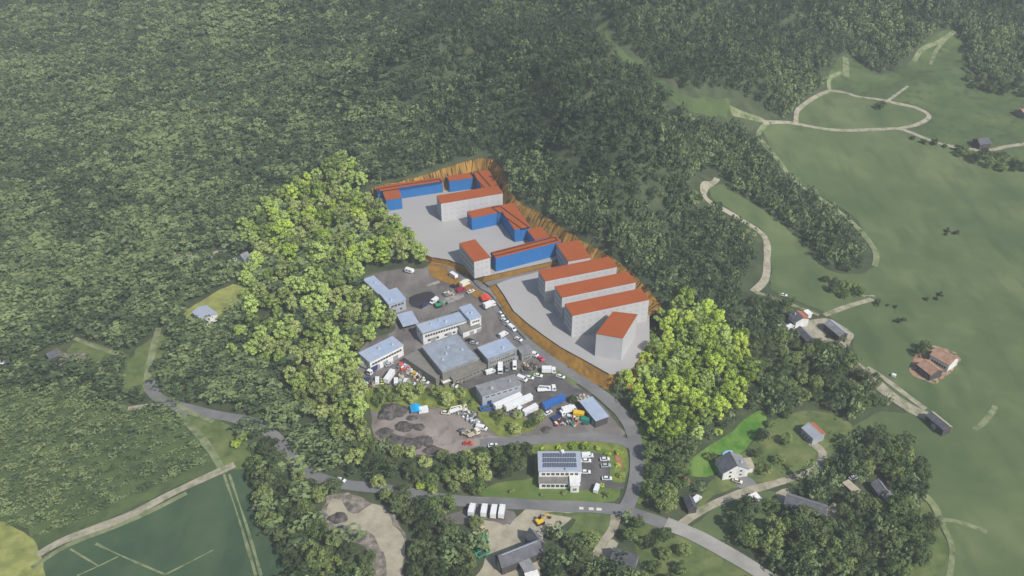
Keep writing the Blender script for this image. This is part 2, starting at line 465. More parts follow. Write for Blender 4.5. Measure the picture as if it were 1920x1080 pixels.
class MB:
    """collects shapes and links them as ONE mesh object"""
    def __init__(s):
        s.v, s.f, s.m = [], [], []

    def add(s, vs, fs, mi=0):
        n = len(s.v)
        s.v += [tuple(p) for p in vs]
        s.f += [tuple(i + n for i in f) for f in fs]
        s.m += [mi] * len(fs)
        return s

    def box(s, x0, x1, y0, y1, z0, z1, mi=0, M4=None):
        vs = [(x, y, z) for z in (z0, z1) for x, y in ((x0, y0), (x1, y0), (x1, y1), (x0, y1))]
        if M4 is not None: vs = [M4 @ Vector(p) for p in vs]
        return s.add(vs, [(3, 2, 1, 0), (4, 5, 6, 7), (0, 1, 5, 4), (1, 2, 6, 5), (2, 3, 7, 6), (3, 0, 4, 7)], mi)

    def frustum(s, a, b, z0, z1, mi=0):
        """a, b = (x0, x1, y0, y1) at the bottom and at the top"""
        vs = [(a[0], a[2], z0), (a[1], a[2], z0), (a[1], a[3], z0), (a[0], a[3], z0), (b[0], b[2], z1), (b[1], b[2], z1), (b[1], b[3], z1), (b[0], b[3], z1)]
        return s.add(vs, [(3, 2, 1, 0), (4, 5, 6, 7), (0, 1, 5, 4), (1, 2, 6, 5), (2, 3, 7, 6), (3, 0, 4, 7)], mi)

    def prism(s, prof, y0, y1, mi=0, inset=0):
        """profile in x, z (counter-clockwise seen from -y) extruded along y"""
        n = len(prof)
        vs = [(x, y0, z) for x, z in prof] + [(x, y1, z) for x, z in prof]
        fs = [tuple(range(n)), tuple(range(2 * n - 1, n - 1, -1))] + [(i, n + i, n + (i + 1) % n, (i + 1) % n) for i in range(n)]
        return s.add(vs, fs, mi)

    def poly(s, pts, z0, z1, mi=0):
        """plan outline (counter-clockwise) extruded upwards"""
        n = len(pts)
        vs = [(p[0], p[1], z0) for p in pts] + [(p[0], p[1], z1) for p in pts]
        fs = [tuple(range(n - 1, -1, -1)), tuple(range(n, 2 * n))] + [(i, (i + 1) % n, n + (i + 1) % n, n + i) for i in range(n)]
        return s.add(vs, fs, mi)

    def cyl(s, c, r, h, ax="y", n=12, mi=0, r2=None):
        r2 = r if r2 is None else r2
        vs = []
        for k, (rr, t) in enumerate(((r, -h / 2), (r2, h / 2))):
            for i in range(n):
                a = 2 * math.pi * i / n
                p = (rr * math.cos(a), rr * math.sin(a), t)
                if ax == "y": p = (p[0], p[2], p[1])
                if ax == "x": p = (p[2], p[0], p[1])
                vs.append((c[0] + p[0], c[1] + p[1], c[2] + p[2]))
        fs = [tuple(range(n)), tuple(range(2 * n - 1, n - 1, -1))] + [(i, n + i, n + (i + 1) % n, (i + 1) % n) for i in range(n)]
        return s.add(vs, fs, mi)

    def bar(s, a, b, w, mi=0):
        a, b = Vector(a), Vector(b)
        d = (b - a)
        L = d.length
        q = d.to_track_quat("X", "Z").to_matrix().to_4x4()
        return s.box(0, L, -w / 2, w / 2, -w / 2, w / 2, mi, Matrix.Translation(a) @ q)

    def mesh(s, name, mats, bevel=0, smooth=False):
        me = bpy.data.meshes.new(name)
        me.from_pydata(s.v, [], s.f)
        for m in (mats if isinstance(mats, (list, tuple)) else [mats]):
            me.materials.append(m)
        me.polygons.foreach_set("material_index", s.m)
        bm = bmesh.new()
        bm.from_mesh(me)
        bmesh.ops.recalc_face_normals(bm, faces=bm.faces)
        if bevel:
            bmesh.ops.bevel(bm, geom=[e for e in bm.edges if e.calc_face_angle(0) > .5], offset=bevel, segments=2, profile=.6, affect="EDGES", clamp_overlap=True)
        bm.to_mesh(me)
        bm.free()
        if smooth:
            me.polygons.foreach_set("use_smooth", [True] * len(me.polygons))
        me.update()
        return me

    def build(s, name, mats, parent=None, bevel=0, smooth=False):
        return link(name, s.mesh(name, mats, bevel, smooth), parent)


def fast_mesh(name, V, F, mats, tint=None, matidx=None):
    """mesh from numpy arrays: V (n,3), F (m,4 or 3)"""
    me = bpy.data.meshes.new(name)
    me.vertices.add(len(V))
    me.vertices.foreach_set("co", np.asarray(V, np.float32).ravel())
    k = F.shape[1]
    me.loops.add(F.size)
    me.loops.foreach_set("vertex_index", np.asarray(F, np.int32).ravel())
    me.polygons.add(len(F))
    me.polygons.foreach_set("loop_start", np.arange(0, F.size, k, dtype=np.int32))
    me.polygons.foreach_set("loop_total", np.full(len(F), k, np.int32))
    for m in mats: me.materials.append(m)
    if matidx is not None:
        me.polygons.foreach_set("material_index", np.asarray(matidx, np.int32))
    if tint is not None:
        a = me.attributes.new("tint", "FLOAT", "POINT")
        a.data.foreach_set("value", np.asarray(tint, np.float32))
    me.update(calc_edges=True)
    return me


# ------------------------------------------------------------------ ground sheet
def terrain():
    nx, ny = len(GX), len(GY)
    X, Y = np.meshgrid(GX, GY)
    V = np.c_[X.ravel(), Y.ravel(), HZ.ravel()]
    idx = np.arange(nx * ny).reshape(ny, nx)
    F = np.c_[idx[:-1, :-1].ravel(), idx[:-1, 1:].ravel(), idx[1:, 1:].ravel(), idx[1:, :-1].ravel()]
    me = fast_mesh("terrain", V, F, [M["floor"]])
    me.polygons.foreach_set("use_smooth", [True] * len(me.polygons))
    tag(link("terrain", me), kind="structure")


terrain()


def resample(pts, step, closed):
    """Catmull-Rom through the points, about one sample per step metres"""
    P = [np.array((p[0], p[1]), float) for p in pts]
    n = len(P)
    out = []
    for i in range(n if closed else n - 1):
        p1, p2 = P[i], P[(i + 1) % n]
        p0 = P[i - 1] if closed or i > 0 else p1
        p3 = P[(i + 2) % n] if closed or i + 2 < n else p2
        k = max(1, int(np.linalg.norm(p2 - p1) / step))
        for j in range(k):
            t = j / k
            out.append(.5 * (2 * p1 + (p2 - p0) * t + (2 * p0 - 5 * p1 + 4 * p2 - p3) * t * t + (3 * p1 - p0 - 3 * p2 + p3) * t ** 3))
    if not closed: out.append(P[-1])
    return out


CLEAR = []    # polygons kept free of forest
LANES = []    # (points, half width) kept free of forest


def px_poly(px):
    return [G(u, v) for u, v in px]


def drape(name, px, off, mat, grid=5.0, rough=.8, step=3.0, world=None, clear=True, flat=None):
    """a sheet with the outline px that lies on the ground"""
    pts = world or px_poly(px)
    b = resample(pts, step, True) if rough >= 0 else [np.array((p[0], p[1])) for p in pts]
    if rough > 0:
        s = random.randint(0, 99)
        for p in b:
            dx = float(vnoise(p[0] / 6 + s, p[1] / 6, 21)) + .6 * float(vnoise(p[0] / 2.3 + s, p[1] / 2.3, 22))
            dy = float(vnoise(p[0] / 6, p[1] / 6 + s, 23)) + .6 * float(vnoise(p[0] / 2.3, p[1] / 2.3 + s, 24))
            p += np.array((dx, dy)) * rough * 2
    if clear: CLEAR.append([tuple(p) for p in b])
    n = len(b)
    A = np.array(b)
    gx, gy = np.meshgrid(np.arange(A[:, 0].min(), A[:, 0].max(), grid), np.arange(A[:, 1].min(), A[:, 1].max(), grid))
    gx, gy = gx.ravel() + .37, gy.ravel() + .23
    ok = inside(gx, gy, A) & (edge_dist(gx, gy, A) > grid * .35)
    vs = [Vector((p[0], p[1])) for p in b] + [Vector((x, y)) for x, y in zip(gx[ok], gy[ok])]
    v2, _, f2, *_ = delaunay_2d_cdt(vs, [], [list(range(n))], 1, 1e-4)
    V = np.array([(p[0], p[1], 0) for p in v2], float)
    V[:, 2] = (hz(V[:, 0], V[:, 1]) if flat is None else flat) + off
    me = bpy.data.meshes.new(name)
    me.from_pydata([tuple(p) for p in V], [], f2)
    bm = bmesh.new(); bm.from_mesh(me)
    for f in bm.faces:
        if f.normal.z < 0: f.normal_flip()
        f.smooth = True
    bm.to_mesh(me); bm.free()
    me.materials.append(mat)
    return tag(link(name, me), kind="structure")


def ribbon(name, px, width, off, mat, world=None, clear=2.0, step=2.2, jitter=.12, cross=4, dash=None, kind="structure"):
    """a road, path or painted line along px"""
    pts = world or px_poly(px)
    c = resample(pts, step, False)
    if clear is not None: LANES.append(([tuple(p) for p in c], width / 2 + clear))
    V, F = [], []
    zs = [p[2] for p in pts] if world else None
    for i, p in enumerate(c):
        t = c[min(i + 1, len(c) - 1)] - c[max(i - 1, 0)]
        t = t / (np.linalg.norm(t) + 1e-9)
        nrm = np.array((-t[1], t[0]))
        w = width * (1 + jitter * 2 * float(vnoise(p[0] / 9, p[1] / 9, 31)))
        for k in range(cross + 1):
            q = p + nrm * w * (k / cross - .5)
            V.append((q[0], q[1], float(hz(q[0], q[1])) + off))
        if i and not (dash and i % dash == 0):
            a, b = (i - 1) * (cross + 1), i * (cross + 1)
            F += [(a + k, b + k, b + k + 1, a + k + 1) for k in range(cross)]
    me = bpy.data.meshes.new(name)
    me.from_pydata(V, [], F)
    bm = bmesh.new(); bm.from_mesh(me)
    bmesh.ops.recalc_face_normals(bm, faces=bm.faces)
    for f in bm.faces:
        if f.normal.z < 0: f.normal_flip()
        f.smooth = True
    bm.to_mesh(me); bm.free()
    me.materials.append(mat)
    return tag(link(name, me), kind=kind)


def strip3(name, A, B, mat, nsub=4, kind="structure", wob=0, seed=3):
    """a bank between two 3-D edges with the same number of points"""
    V, F, AL, DN = [], [], [], []
    rows = []
    for i in range(len(A) - 1):
        k = max(1, int((A[i + 1] - A[i]).length / 2.0))
        for j in range(k):
            rows.append((A[i].lerp(A[i + 1], j / k), B[i].lerp(B[i + 1], j / k)))
    rows.append((A[-1], B[-1]))
    run, last = 0.0, rows[0][1]
    for a, b in rows:
        run += (b - last).length
        last = b
        d = Vector((b.x - a.x, b.y - a.y, 0))
        if d.length: d.normalize()
        for k in range(nsub + 1):
            p = a.lerp(b, k / nsub)
            if wob and 0 < k:
                w = float(vnoise(np.array(p.x / 2.5), np.array(p.y / 2.5), seed)) * wob
                p = p + d * w + Vector((0, 0, w * .3))
            V.append(tuple(p)); AL.append(run); DN.append((b - a).length * k / nsub)
    c = nsub + 1
    for i in range(len(rows) - 1):
        F += [(i * c + k, (i + 1) * c + k, (i + 1) * c + k + 1, i * c + k + 1) for k in range(nsub)]
    me = bpy.data.meshes.new(name)
    me.from_pydata(V, [], F)
    bm = bmesh.new(); bm.from_mesh(me)
    for f in bm.faces:
        f.normal_update()
        if f.normal.z < 0: f.normal_flip()
    bm.to_mesh(me); bm.free()
    for nm, arr in (("along", AL), ("down", DN)):
        me.attributes.new(nm, "FLOAT", "POINT").data.foreach_set("value", arr)
    me.materials.append(mat)
    return tag(link(name, me), kind=kind)


def flat_line(name, pts, w, z, mat, dash=None, parent=None, h=.05):
    """a thin painted line through 3-D points; dash = (on, off) metres"""
    mb = MB()
    for a, b in zip(pts[:-1], pts[1:]):
        a, b = Vector(a), Vector(b)
        L = (b - a).length
        if L < .01: continue
        t = 0
        while t < L:
            e = min(L, t + (dash[0] if dash else L))
            p, q = a.lerp(b, t / L), a.lerp(b, e / L)
            d = (q - p)
            n = Vector((-d.y, d.x, 0)).normalized() * w / 2
            o = Vector((0, 0, z))
            mb.add([p + n + o, p - n + o, q - n + o, q + n + o], [(0, 1, 2, 3)])
            t = e + (dash[1] if dash else .01)
    me = bpy.data.meshes.new(name)
    me.from_pydata(mb.v, [], mb.f)
    bm = bmesh.new(); bm.from_mesh(me)
    for f in bm.faces:
        f.normal_update()
        if f.normal.z < 0: f.normal_flip()
    bm.to_mesh(me); bm.free()
    me.materials.append(mat)
    return link(name, me, parent)
# ------------------------------------------------------------------ earthworks
drape("levelled_ground", None, 0, M["pad"], 20, -1, world=PAD1_POLY, flat=PAD1)
drape("levelled_ground", None, 0, M["pad"], 20, -1, world=PAD2_POLY, flat=PAD2)
CLEAR.append([(p.x, p.y) for p in SITE])


def shift(pts, dx, dz, sign=1):
    q = offset_in(pts, -dx * sign, 0)
    return [Vector((a.x, a.y, p.z + dz)) for a, p in zip(q, pts)]


cut_lip = shift(CUT_TOP, 1.8, -.8)
strip3("cut_slope", CUT_BOT, [p + Vector((0, 0, .35)) for p in CUT_TOP], M["clay_streak"], 5, wob=1.4)
strip3("cut_slope_lip", [p + Vector((0, 0, .35)) for p in CUT_TOP], cut_lip, M["clay"], 1)
strip3("site_bank", P1_FRONT, P1_FOOT, M["clay"], 3, wob=.8)
strip3("site_bank", P1_FOOT[:5], shift(P1_FOOT[:5], 1.6, -1.0, -1), M["clay"], 1)
strip3("site_bank", P2_FRONT, P2_FOOT, M["clay"], 3, wob=.8)
strip3("site_bank", P2_FOOT[3:], shift(P2_FOOT[3:], 1.8, -1.2, -1), M["clay"], 1)
e14 = Vector((CUT_BOT[14].x, CUT_BOT[14].y, PAD1))
strip3("site_bank", [P1_FRONT[5], e14], [P1_FOOT[5], e14 + Vector((1.5, -1.5, PAD2 - PAD1))], M["clay"], 2)
fa, fb = P1_FOOT[4], P1_FOOT[5]
strip3("site_lane", [fa, fa.lerp(fb, .3), fa.lerp(fb, .62), fb], [P2_FOOT[3], P2_FOOT[2], P2_FOOT[1], P2_FOOT[0]], M["road"], 2)
# the dark survey lines along the edges of the pads and the lane
for pts, z, dash in ((P1_FRONT[1:5], .06, None), (P1_FRONT[4:6], .06, (1.2, .5)), ([fa, fb], .1, (1.2, .5)),
                     ([P2_FOOT[3], P2_FOOT[2], P2_FOOT[1], P2_FOOT[0]], .12, (1.2, .5)), (P2_FRONT[3:11], .06, None)):
    tag(flat_line("site_edge_line", pts, .55, z, M["line"], dash), kind="structure")

# ------------------------------------------------------------------ fields and other open ground (outlines as seen in the photograph)
drape("meadow", [(1432, 232), (1495, 233), (1560, 244), (1660, 244), (1700, 248), (1760, 270), (1850, 282), (1960, 272), (2010, 500), (2040, 800), (2060, 1110), (1760, 1110),
                 (1782, 1040), (1768, 990), (1740, 930), (1738, 890), (1700, 830), (1640, 815), (1600, 800), (1660, 770), (1700, 775), (1640, 715), (1600, 660), (1600, 630), (1560, 598),
                 (1520, 575), (1450, 545), (1445, 500), (1438, 450), (1420, 425), (1370, 395), (1330, 362), (1350, 345), (1375, 360), (1440, 402), (1500, 450), (1540, 500), (1600, 515), (1640, 500),
                 (1642, 470), (1590, 400), (1490, 335), (1440, 270)], .20, M["meadow"], 3.6, .8)
drape("meadow", [(1495, 232), (1498, 205), (1550, 172), (1640, 187), (1700, 195), (1742, 218), (1700, 240), (1650, 243), (1560, 243)], .22, M["meadow"], 3.6, .5)
drape("pasture", [(1555, 160), (1590, 100), (1640, 140), (1700, 120), (1760, 62), (1800, 70), (1830, 150), (1960, 150), (1980, 268), (1850, 278), (1760, 266), (1705, 244), (1742, 218), (1700, 193), (1640, 185)], .21, M["pasture"], 3.6, 1.2)
drape("crop_field", [(76, 1048), (240, 976), (330, 930), (448, 876), (466, 890), (485, 980), (515, 1110), (80, 1110)], .10, M["crop"], 5, .3)
drape("grass_strip", [(-20, 985), (30, 990), (74, 1030), (76, 1110), (-60, 1110)], .12, M["yellow_grass"], 5, .8)
drape("grass_strip", [(350, 780), (400, 785), (455, 815), (470, 880), (450, 880), (425, 884), (395, 850)], .11, M["rough"], 5, .8)
ribbon("quarry_track", [(712, 985), (738, 1005), (745, 1030), (740, 1060), (738, 1100)], 6, .3, M["sand"], clear=4)
drape("clearing", [(250, 660), (300, 625), (320, 640), (300, 690), (282, 730), (240, 745), (235, 700)], .11, M["rough"], 5, 1.5)
drape("clearing", [(130, 655), (160, 640), (230, 660), (240, 680), (170, 690), (130, 680)], .11, M["rough"], 4, 1.5)
drape("rubble_ground", [(88, 672), (100, 655), (125, 668), (160, 665), (165, 682), (125, 692), (100, 688)], .2, M["rubble"], 4, 2)
drape("grass_clearing", [(385, 560), (420, 540), (470, 528), (476, 560), (440, 580), (400, 602), (355, 605), (345, 590)], .12, M["yellow_grass"], 4, 1)
drape("grass_clearing", [(600, 1000), (610, 930), (650, 925), (700, 940), (735, 960), (760, 1010), (750, 1110), (700, 1110), (690, 1040), (640, 1010)], .1, M["rubble"], 4, 1.5)
drape("quarry_sand", [(612, 965), (622, 938), (640, 935), (662, 965), (700, 945), (728, 965), (735, 985), (725, 995), (745, 1020), (748, 1110), (730, 1110), (725, 1050), (700, 1005), (650, 988)], .2, M["sand"], 4, 1)
drape("roadside_grass", [(930, 905), (1000, 895), (1010, 850), (1100, 825), (1165, 830), (1178, 870), (1165, 915), (1150, 940), (1060, 944), (960, 935), (900, 930)], .12, M["lawn"], 4, .5)
drape("roadside_verge", [(985, 848), (1000, 832), (1090, 823), (1160, 828), (1176, 850), (1172, 905), (1150, 905), (1152, 860), (1130, 842), (1060, 842), (1010, 850)], .2, M["verge"], 3, .6)
drape("clay_scar", [(1153, 846), (1158, 850), (1167, 876), (1162, 878), (1155, 862)], .28, M["tile_red"], 3, .2)
drape("roadside_verge", [(1200, 800), (1215, 830), (1212, 920), (1196, 945), (1185, 935), (1204, 880), (1196, 830)], .13, M["lawn"], 4, .6)
drape("parking_court", [(1088, 852), (1120, 850), (1142, 862), (1146, 902), (1172, 908), (1170, 917), (1120, 915), (1088, 920), (1086, 890)], .3, M["asphalt_dark"], 3, .2)
drape("works_yard", [(680, 525), (745, 505), (800, 500), (818, 496), (850, 520), (880, 548), (902, 560), (930, 585), (960, 618), (990, 650), (1030, 684), (1080, 722), (1130, 762), (1160, 800),
                     (1168, 818), (1050, 822), (960, 828), (900, 836), (860, 850), (800, 852), (740, 842), (705, 825), (695, 780), (690, 720), (660, 690), (690, 640), (740, 620), (725, 590)], .16, M["asphalt"], 4, .4)
drape("dirt_lot", [(698, 790), (720, 772), (770, 768), (840, 772), (880, 782), (905, 800), (920, 818), (960, 824), (900, 838), (860, 850), (800, 853), (740, 844), (705, 826)], .3, M["dirt"], 3, 1)
drape("green_belt", [(690, 727), (760, 727), (830, 728), (870, 722), (886, 730), (900, 762), (925, 778), (990, 785), (1010, 795), (990, 812), (940, 818), (918, 805), (890, 778), (850, 768), (770, 762), (700, 770)], .32, M["verge"], 3, .8)
drape("green_belt", [(985, 705), (1030, 690), (1060, 700), (1086, 720), (1076, 724), (1045, 700), (1000, 710)], .32, M["lawn"], 3, .4)
drape("yard_drive", [(985, 713), (1045, 705), (1075, 726), (1110, 740), (1090, 748), (1060, 752), (990, 752)], .34, M["asphalt_dark"], 3, .4)
drape("painted_office_shadow", [(768, 558), (806, 547), (816, 561), (790, 580), (772, 575)], .34, M["asphalt_shadow"], 3, .2)  # cast shadow of the office building, laid on the yard as a dark sheet
drape("pale_stain", [(826, 566), (846, 556), (868, 552), (872, 558), (850, 566), (834, 572)], .36, M["pale_stain"], 2, .9)
drape("pale_stain", [(848, 545), (868, 540), (870, 543), (852, 549)], .36, M["pale_stain"], 2, .9)
drape("pale_stain", [(800, 535), (822, 528), (826, 531), (806, 539)], .36, M["pale_stain"], 2, .9)
drape("mud_strip", [(862, 722), (930, 695), (1000, 690), (990, 702), (940, 712), (885, 730)], .34, M["asphalt_dark"], 3, .6)
drape("clay_verge", [(804, 500), (822, 495), (850, 509), (880, 528), (908, 548), (920, 564), (898, 562), (868, 544), (836, 530), (808, 518)], .36, M["clay"], 3, .4)
drape("farm_yard", [(880, 985), (900, 975), (960, 982), (985, 955), (1010, 950), (1080, 955), (1060, 985), (1020, 1005), (1010, 1040), (1000, 1110), (880, 1110), (905, 1060), (912, 1010)], .14, M["sand"], 4, .6)
drape("farm_verge", [(1022, 962), (1100, 963), (1150, 968), (1158, 990), (1130, 1010), (1090, 1015), (1060, 1000), (1080, 975)], .2, M["rough"], 4, .5)
drape("van_park", [(815, 975), (870, 958), (900, 950), (965, 958), (970, 972), (945, 985), (915, 975), (880, 985), (860, 985)], .2, M["asphalt"], 3, .6)
drape("paddock", [(1190, 985), (1250, 992), (1330, 1030), (1420, 1085), (1430, 1110), (1240, 1110), (1200, 1060)], .12, M["rough"], 4, .5)
drape("house_drive", [(1115, 1025), (1150, 1012), (1160, 1020), (1140, 1050), (1120, 1052)], .16, M["sand"], 3, .3)
drape("bright_grass", [(1432, 770), (1410, 776), (1370, 810), (1312, 848), (1278, 882), (1302, 894), (1338, 890), (1350, 864), (1388, 852), (1416, 820), (1436, 795)], .2, M["bright_lawn"], 3, .4)
drape("garden_grass", [(1395, 850), (1450, 790), (1530, 770), (1600, 800), (1560, 850), (1500, 905), (1420, 905), (1340, 930), (1300, 960), (1330, 905)], .11, M["rough"], 4, .8)
drape("garden_grass", [(1300, 985), (1400, 925), (1460, 930), (1420, 1000), (1340, 1010)], .12, M["meadow"], 4, .8)
drape("garden_grass", [(1730, 940), (1760, 985), (1780, 1040), (1750, 1110), (1690, 1110), (1720, 1020)], .13, M["rough"], 4, .8)
drape("barn_yard", [(1545, 965), (1562, 942), (1578, 955), (1568, 982), (1545, 980)], .22, M["sand"], 3, .5)
drape("barn_yard", [(1455, 925), (1480, 915), (1475, 950), (1460, 945)], .22, M["track"], 3, .4)
drape("house_court", [(1375, 900), (1395, 890), (1420, 908), (1402, 918), (1385, 915)], .2, M["road"], 3, .3)
drape("farm_court", [(1458, 610), (1500, 604), (1535, 598), (1560, 600), (1600, 628), (1596, 640), (1575, 655), (1540, 640), (1500, 622), (1470, 620)], .2, M["track"], 3, .6)
drape("ruin_court", [(1705, 695), (1730, 650), (1765, 652), (1802, 672), (1755, 722), (1735, 715)], .2, M["tile_pink"], 3, .5)
drape("gravel_court", [(1550, 552), (1640, 552), (1632, 566), (1625, 560), (1600, 548)], .2, M["track"], 3, .5)
drape("brown_patch", [(320, 482), (350, 478), (380, 490), (345, 505), (328, 500)], .14, M["track"], 3, .8)
ribbon("hill_clearing", [(1132, 35), (1133, 72), (1170, 108), (1212, 140), (1252, 168), (1300, 198), (1372, 208)], 8, .3, M["pasture"], clear=4, jitter=.35)

# ------------------------------------------------------------------ roads and paths
ribbon("main_road", [(283, 716), (292, 742), (330, 762), (400, 778), (460, 790), (500, 808), (528, 835), (560, 875), (600, 898), (650, 910), (720, 918), (800, 932), (860, 940), (950, 945), (1050, 950), (1120, 953), (1172, 960), (1250, 985), (1330, 1020), (1400, 1060), (1460, 1098)], 5.8, .42, M["road"], clear=1.9)
ribbon("access_road", [(1172, 958), (1186, 925), (1194, 880), (1192, 835), (1178, 795), (1150, 760), (1110, 728), (1070, 700), (1030, 676), (995, 650), (962, 618), (940, 585), (918, 550), (885, 528), (850, 508), (824, 495), (804, 487)], 6.2, .46, M["road"])
ribbon("yard_road", [(1188, 838), (1160, 826), (1100, 820), (1040, 824), (960, 828), (900, 832)], 5.0, .40, M["road"])
ribbon("farm_lane", [(990, 952), (1000, 958), (975, 985), (955, 1010)], 7, .34, M["sand"])
ribbon("farm_lane", [(1155, 962), (1150, 990), (1130, 1020), (1115, 1045)], 4, .34, M["track"])
ribbon("hamlet_lane", [(1275, 985), (1320, 955), (1390, 925), (1450, 908), (1490, 895), (1530, 880), (1542, 850), (1520, 830)], 3.8, .32, M["track"])
ribbon("gravel_path", [(1345, 335), (1322, 350), (1322, 370), (1360, 395), (1410, 425), (1436, 450), (1438, 490), (1434, 525), (1412, 548)], 4.2, .3, M["track"], clear=8)
ribbon("gravel_path", [(1370, 207), (1432, 228), (1422, 255), (1450, 290), (1482, 332), (1540, 374), (1600, 420), (1640, 470), (1640, 500)], 3.6, .3, M["grass_track"], clear=6)
ribbon("gravel_path", [(1432, 230), (1490, 232), (1560, 244), (1650, 243), (1690, 243), (1740, 262), (1790, 276), (1850, 282), (1890, 275), (1940, 268)], 3.6, .32, M["track"])
ribbon("gravel_path", [(1492, 230), (1500, 203), (1555, 172), (1610, 182), (1670, 192), (1715, 202), (1742, 218), (1720, 234), (1685, 242)], 3.6, .34, M["track"])
ribbon("gravel_path", [(1664, 190), (1702, 162)], 2.4, .34, M["track"])
ribbon("gravel_path", [(1556, 170), (1555, 148), (1578, 136)], 3.0, .34, M["grass_track"])
ribbon("gravel_path", [(1586, 145), (1585, 108)], 5.0, .34, M["grass_track"])
ribbon("gravel_path", [(1714, 115), (1730, 92), (1762, 78), (1790, 60)], 4.0, .34, M["grass_track"])
ribbon("gravel_path", [(1745, 122), (1755, 96), (1775, 70)], 3.0, .34, M["grass_track"])
ribbon("farm_drive", [(1545, 592), (1590, 575), (1635, 562)], 3.2, .36, M["track"])
ribbon("farm_drive", [(1415, 548), (1450, 560), (1500, 578), (1535, 592)], 2.6, .36, M["grass_track"])
ribbon("farm_drive", [(1600, 682), (1630, 708), (1665, 738), (1705, 765), (1740, 782)], 6.0, .3, M["track"])
ribbon("farm_drive", [(1625, 690), (1660, 712), (1700, 742), (1735, 768)], 3.0, .34, M["track"])
ribbon("field_track", [(1732, 928), (1752, 950), (1766, 985)], 3.2, .3, M["grass_track"])
ribbon("field_track", [(1766, 975), (1800, 980), (1850, 998)], 2.2, .3, M["grass_track"])
ribbon("field_track", [(1766, 985), (1785, 1030), (1775, 1110)], 2.2, .3, M["grass_track"])
ribbon("field_track", [(1826, 806), (1842, 795), (1862, 770), (1866, 762)], 2.6, .3, M["grass_track"])
ribbon("field_track", [(1750, 650), (1790, 676)], 2.0, .4, M["track"])
ribbon("forest_track", [(325, 484), (360, 488), (400, 492), (440, 488), (470, 492)], 4.5, .3, M["track"])
ribbon("forest_track", [(393, 486), (402, 474), (425, 470)], 2.2, .3, M["track"])
ribbon("forest_track", [(330, 760), (350, 790), (385, 830), (405, 860), (420, 888)], 3.2, .3, M["grass_track"])
ribbon("forest_track", [(140, 635), (190, 655), (235, 668)], 2.4, .3, M["grass_track"])
ribbon("forest_track", [(298, 615), (285, 665), (275, 720), (285, 740)], 3.4, .3, M["grass_track"])
ribbon("forest_track", [(240, 767), (290, 760), (320, 755)], 3.0, .3, M["track"])
ribbon("forest_track", [(330, 760), (360, 775), (400, 792)], 2.2, .44, M["grass_track"])
drape("plantation_ground", [(-90, 730), (60, 735), (170, 745), (250, 765), (325, 778), (345, 800), (385, 845), (415, 872), (330, 912), (240, 955), (80, 1028), (40, 985), (-90, 975)], .1, M["pasture"], 5, .8, clear=False)
ribbon("field_track", [(70, 1042), (120, 1014), (240, 968), (330, 922), (440, 872)], 3.8, .3, M["track"])
ribbon("field_track", [(60, 1066), (130, 1022), (250, 974), (350, 925)], 2.4, .26, M["grass_track"])
for px in ([(132, 1030), (185, 1062)], [(180, 1020), (222, 1040), (310, 1078)], [(145, 1080), (185, 1062), (222, 1044)], [(310, 1078), (400, 1032)], [(420, 890), (450, 980), (480, 1080)], [(430, 890), (462, 985), (490, 1080)]):
    ribbon("crop_path", px, 1.0, .24, M["grass_track"], jitter=.6, cross=2)
ribbon("main_road", [(1248, 983), (1290, 999), (1330, 1019), (1400, 1059), (1462, 1100)], 6.6, .52, M["concrete"], clear=1.9)
# dark survey lines on the upper access road
for px in ([(800, 480), (850, 505), (892, 535), (918, 553), (940, 583), (965, 617), (985, 638)], [(806, 494), (838, 497), (868, 508), (895, 522), (915, 540)], [(925, 545), (948, 566), (960, 590), (985, 618), (1020, 645)]):
    ribbon("road_edge_line", px, .55, .56, M["line"], clear=None, jitter=0, cross=1)
for px in ([(1086, 954), (1094, 954.5)], [(1104, 955), (1113, 955.5)], [(1118, 956), (1128, 956.5)]):
    ribbon("road_marking", px, 1.4, .47, M["road_line"], clear=None, jitter=0, cross=1)
# ------------------------------------------------------------------ buildings
def fit_rect(px, z):
    """px: back-left, back-right, front-right, front-left of a roof at level z -> centre, turn, length, width"""
    A, B, C, D = [plane(u, v, z) for u, v in px]
    ax = ((B - A) + (C - D)); ax.z = 0
    L = ax.length / 2
    ax.normalize()
    n = Vector((-ax.y, ax.x, 0))
    W = abs(((A - D) + (B - C)).dot(n)) / 2
    c = (A + B + C + D) / 4
    return c, math.atan2(ax.y, ax.x), L, W


def windows_on(root, side, L, W, z, rows, cols, wh, h, mats=("frame", "glass"), margin=1.0, depth=.06, name="window", arch=None):
    """window meshes (frame and pane) on one wall: side f, b, l, r"""
    span = L if side in "fb" else W
    pitch = (span - 2 * margin) / cols
    w = wh[0] if wh[0] < pitch * .92 else pitch * .85
    key = ("win", round(w, 2), wh[1], mats)
    if key not in MESHES:
        mb = MB()
        f = .09
        mb.box(-w / 2, w / 2, -.05, .0, 0, wh[1], 0)
        mb.box(-w / 2 + f, w / 2 - f, -.075, -.052, f, wh[1] - f, 1)
        mb.box(-.03, .03, -.09, -.077, f, wh[1] - f, 0)
        MESHES[key] = mb.mesh(name, [M[mats[0]], M[mats[1]]])
    for r in range(rows):
        for c in range(cols):
            s = -span / 2 + margin + pitch * (c + .5)
            o = link(name, MESHES[key], root)
            zz = z + r * h
            e = .004
            if side == "f": o.location, o.rotation_euler = (s, -W / 2 - e, zz), (0, 0, 0)
            if side == "b": o.location, o.rotation_euler = (-s, W / 2 + e, zz), (0, 0, math.pi)
            if side == "l": o.location, o.rotation_euler = (-L / 2 - e, -s, zz), (0, 0, -math.pi / 2)
            if side == "r": o.location, o.rotation_euler = (L / 2 + e, s, zz), (0, 0, math.pi / 2)


MESHES = {}


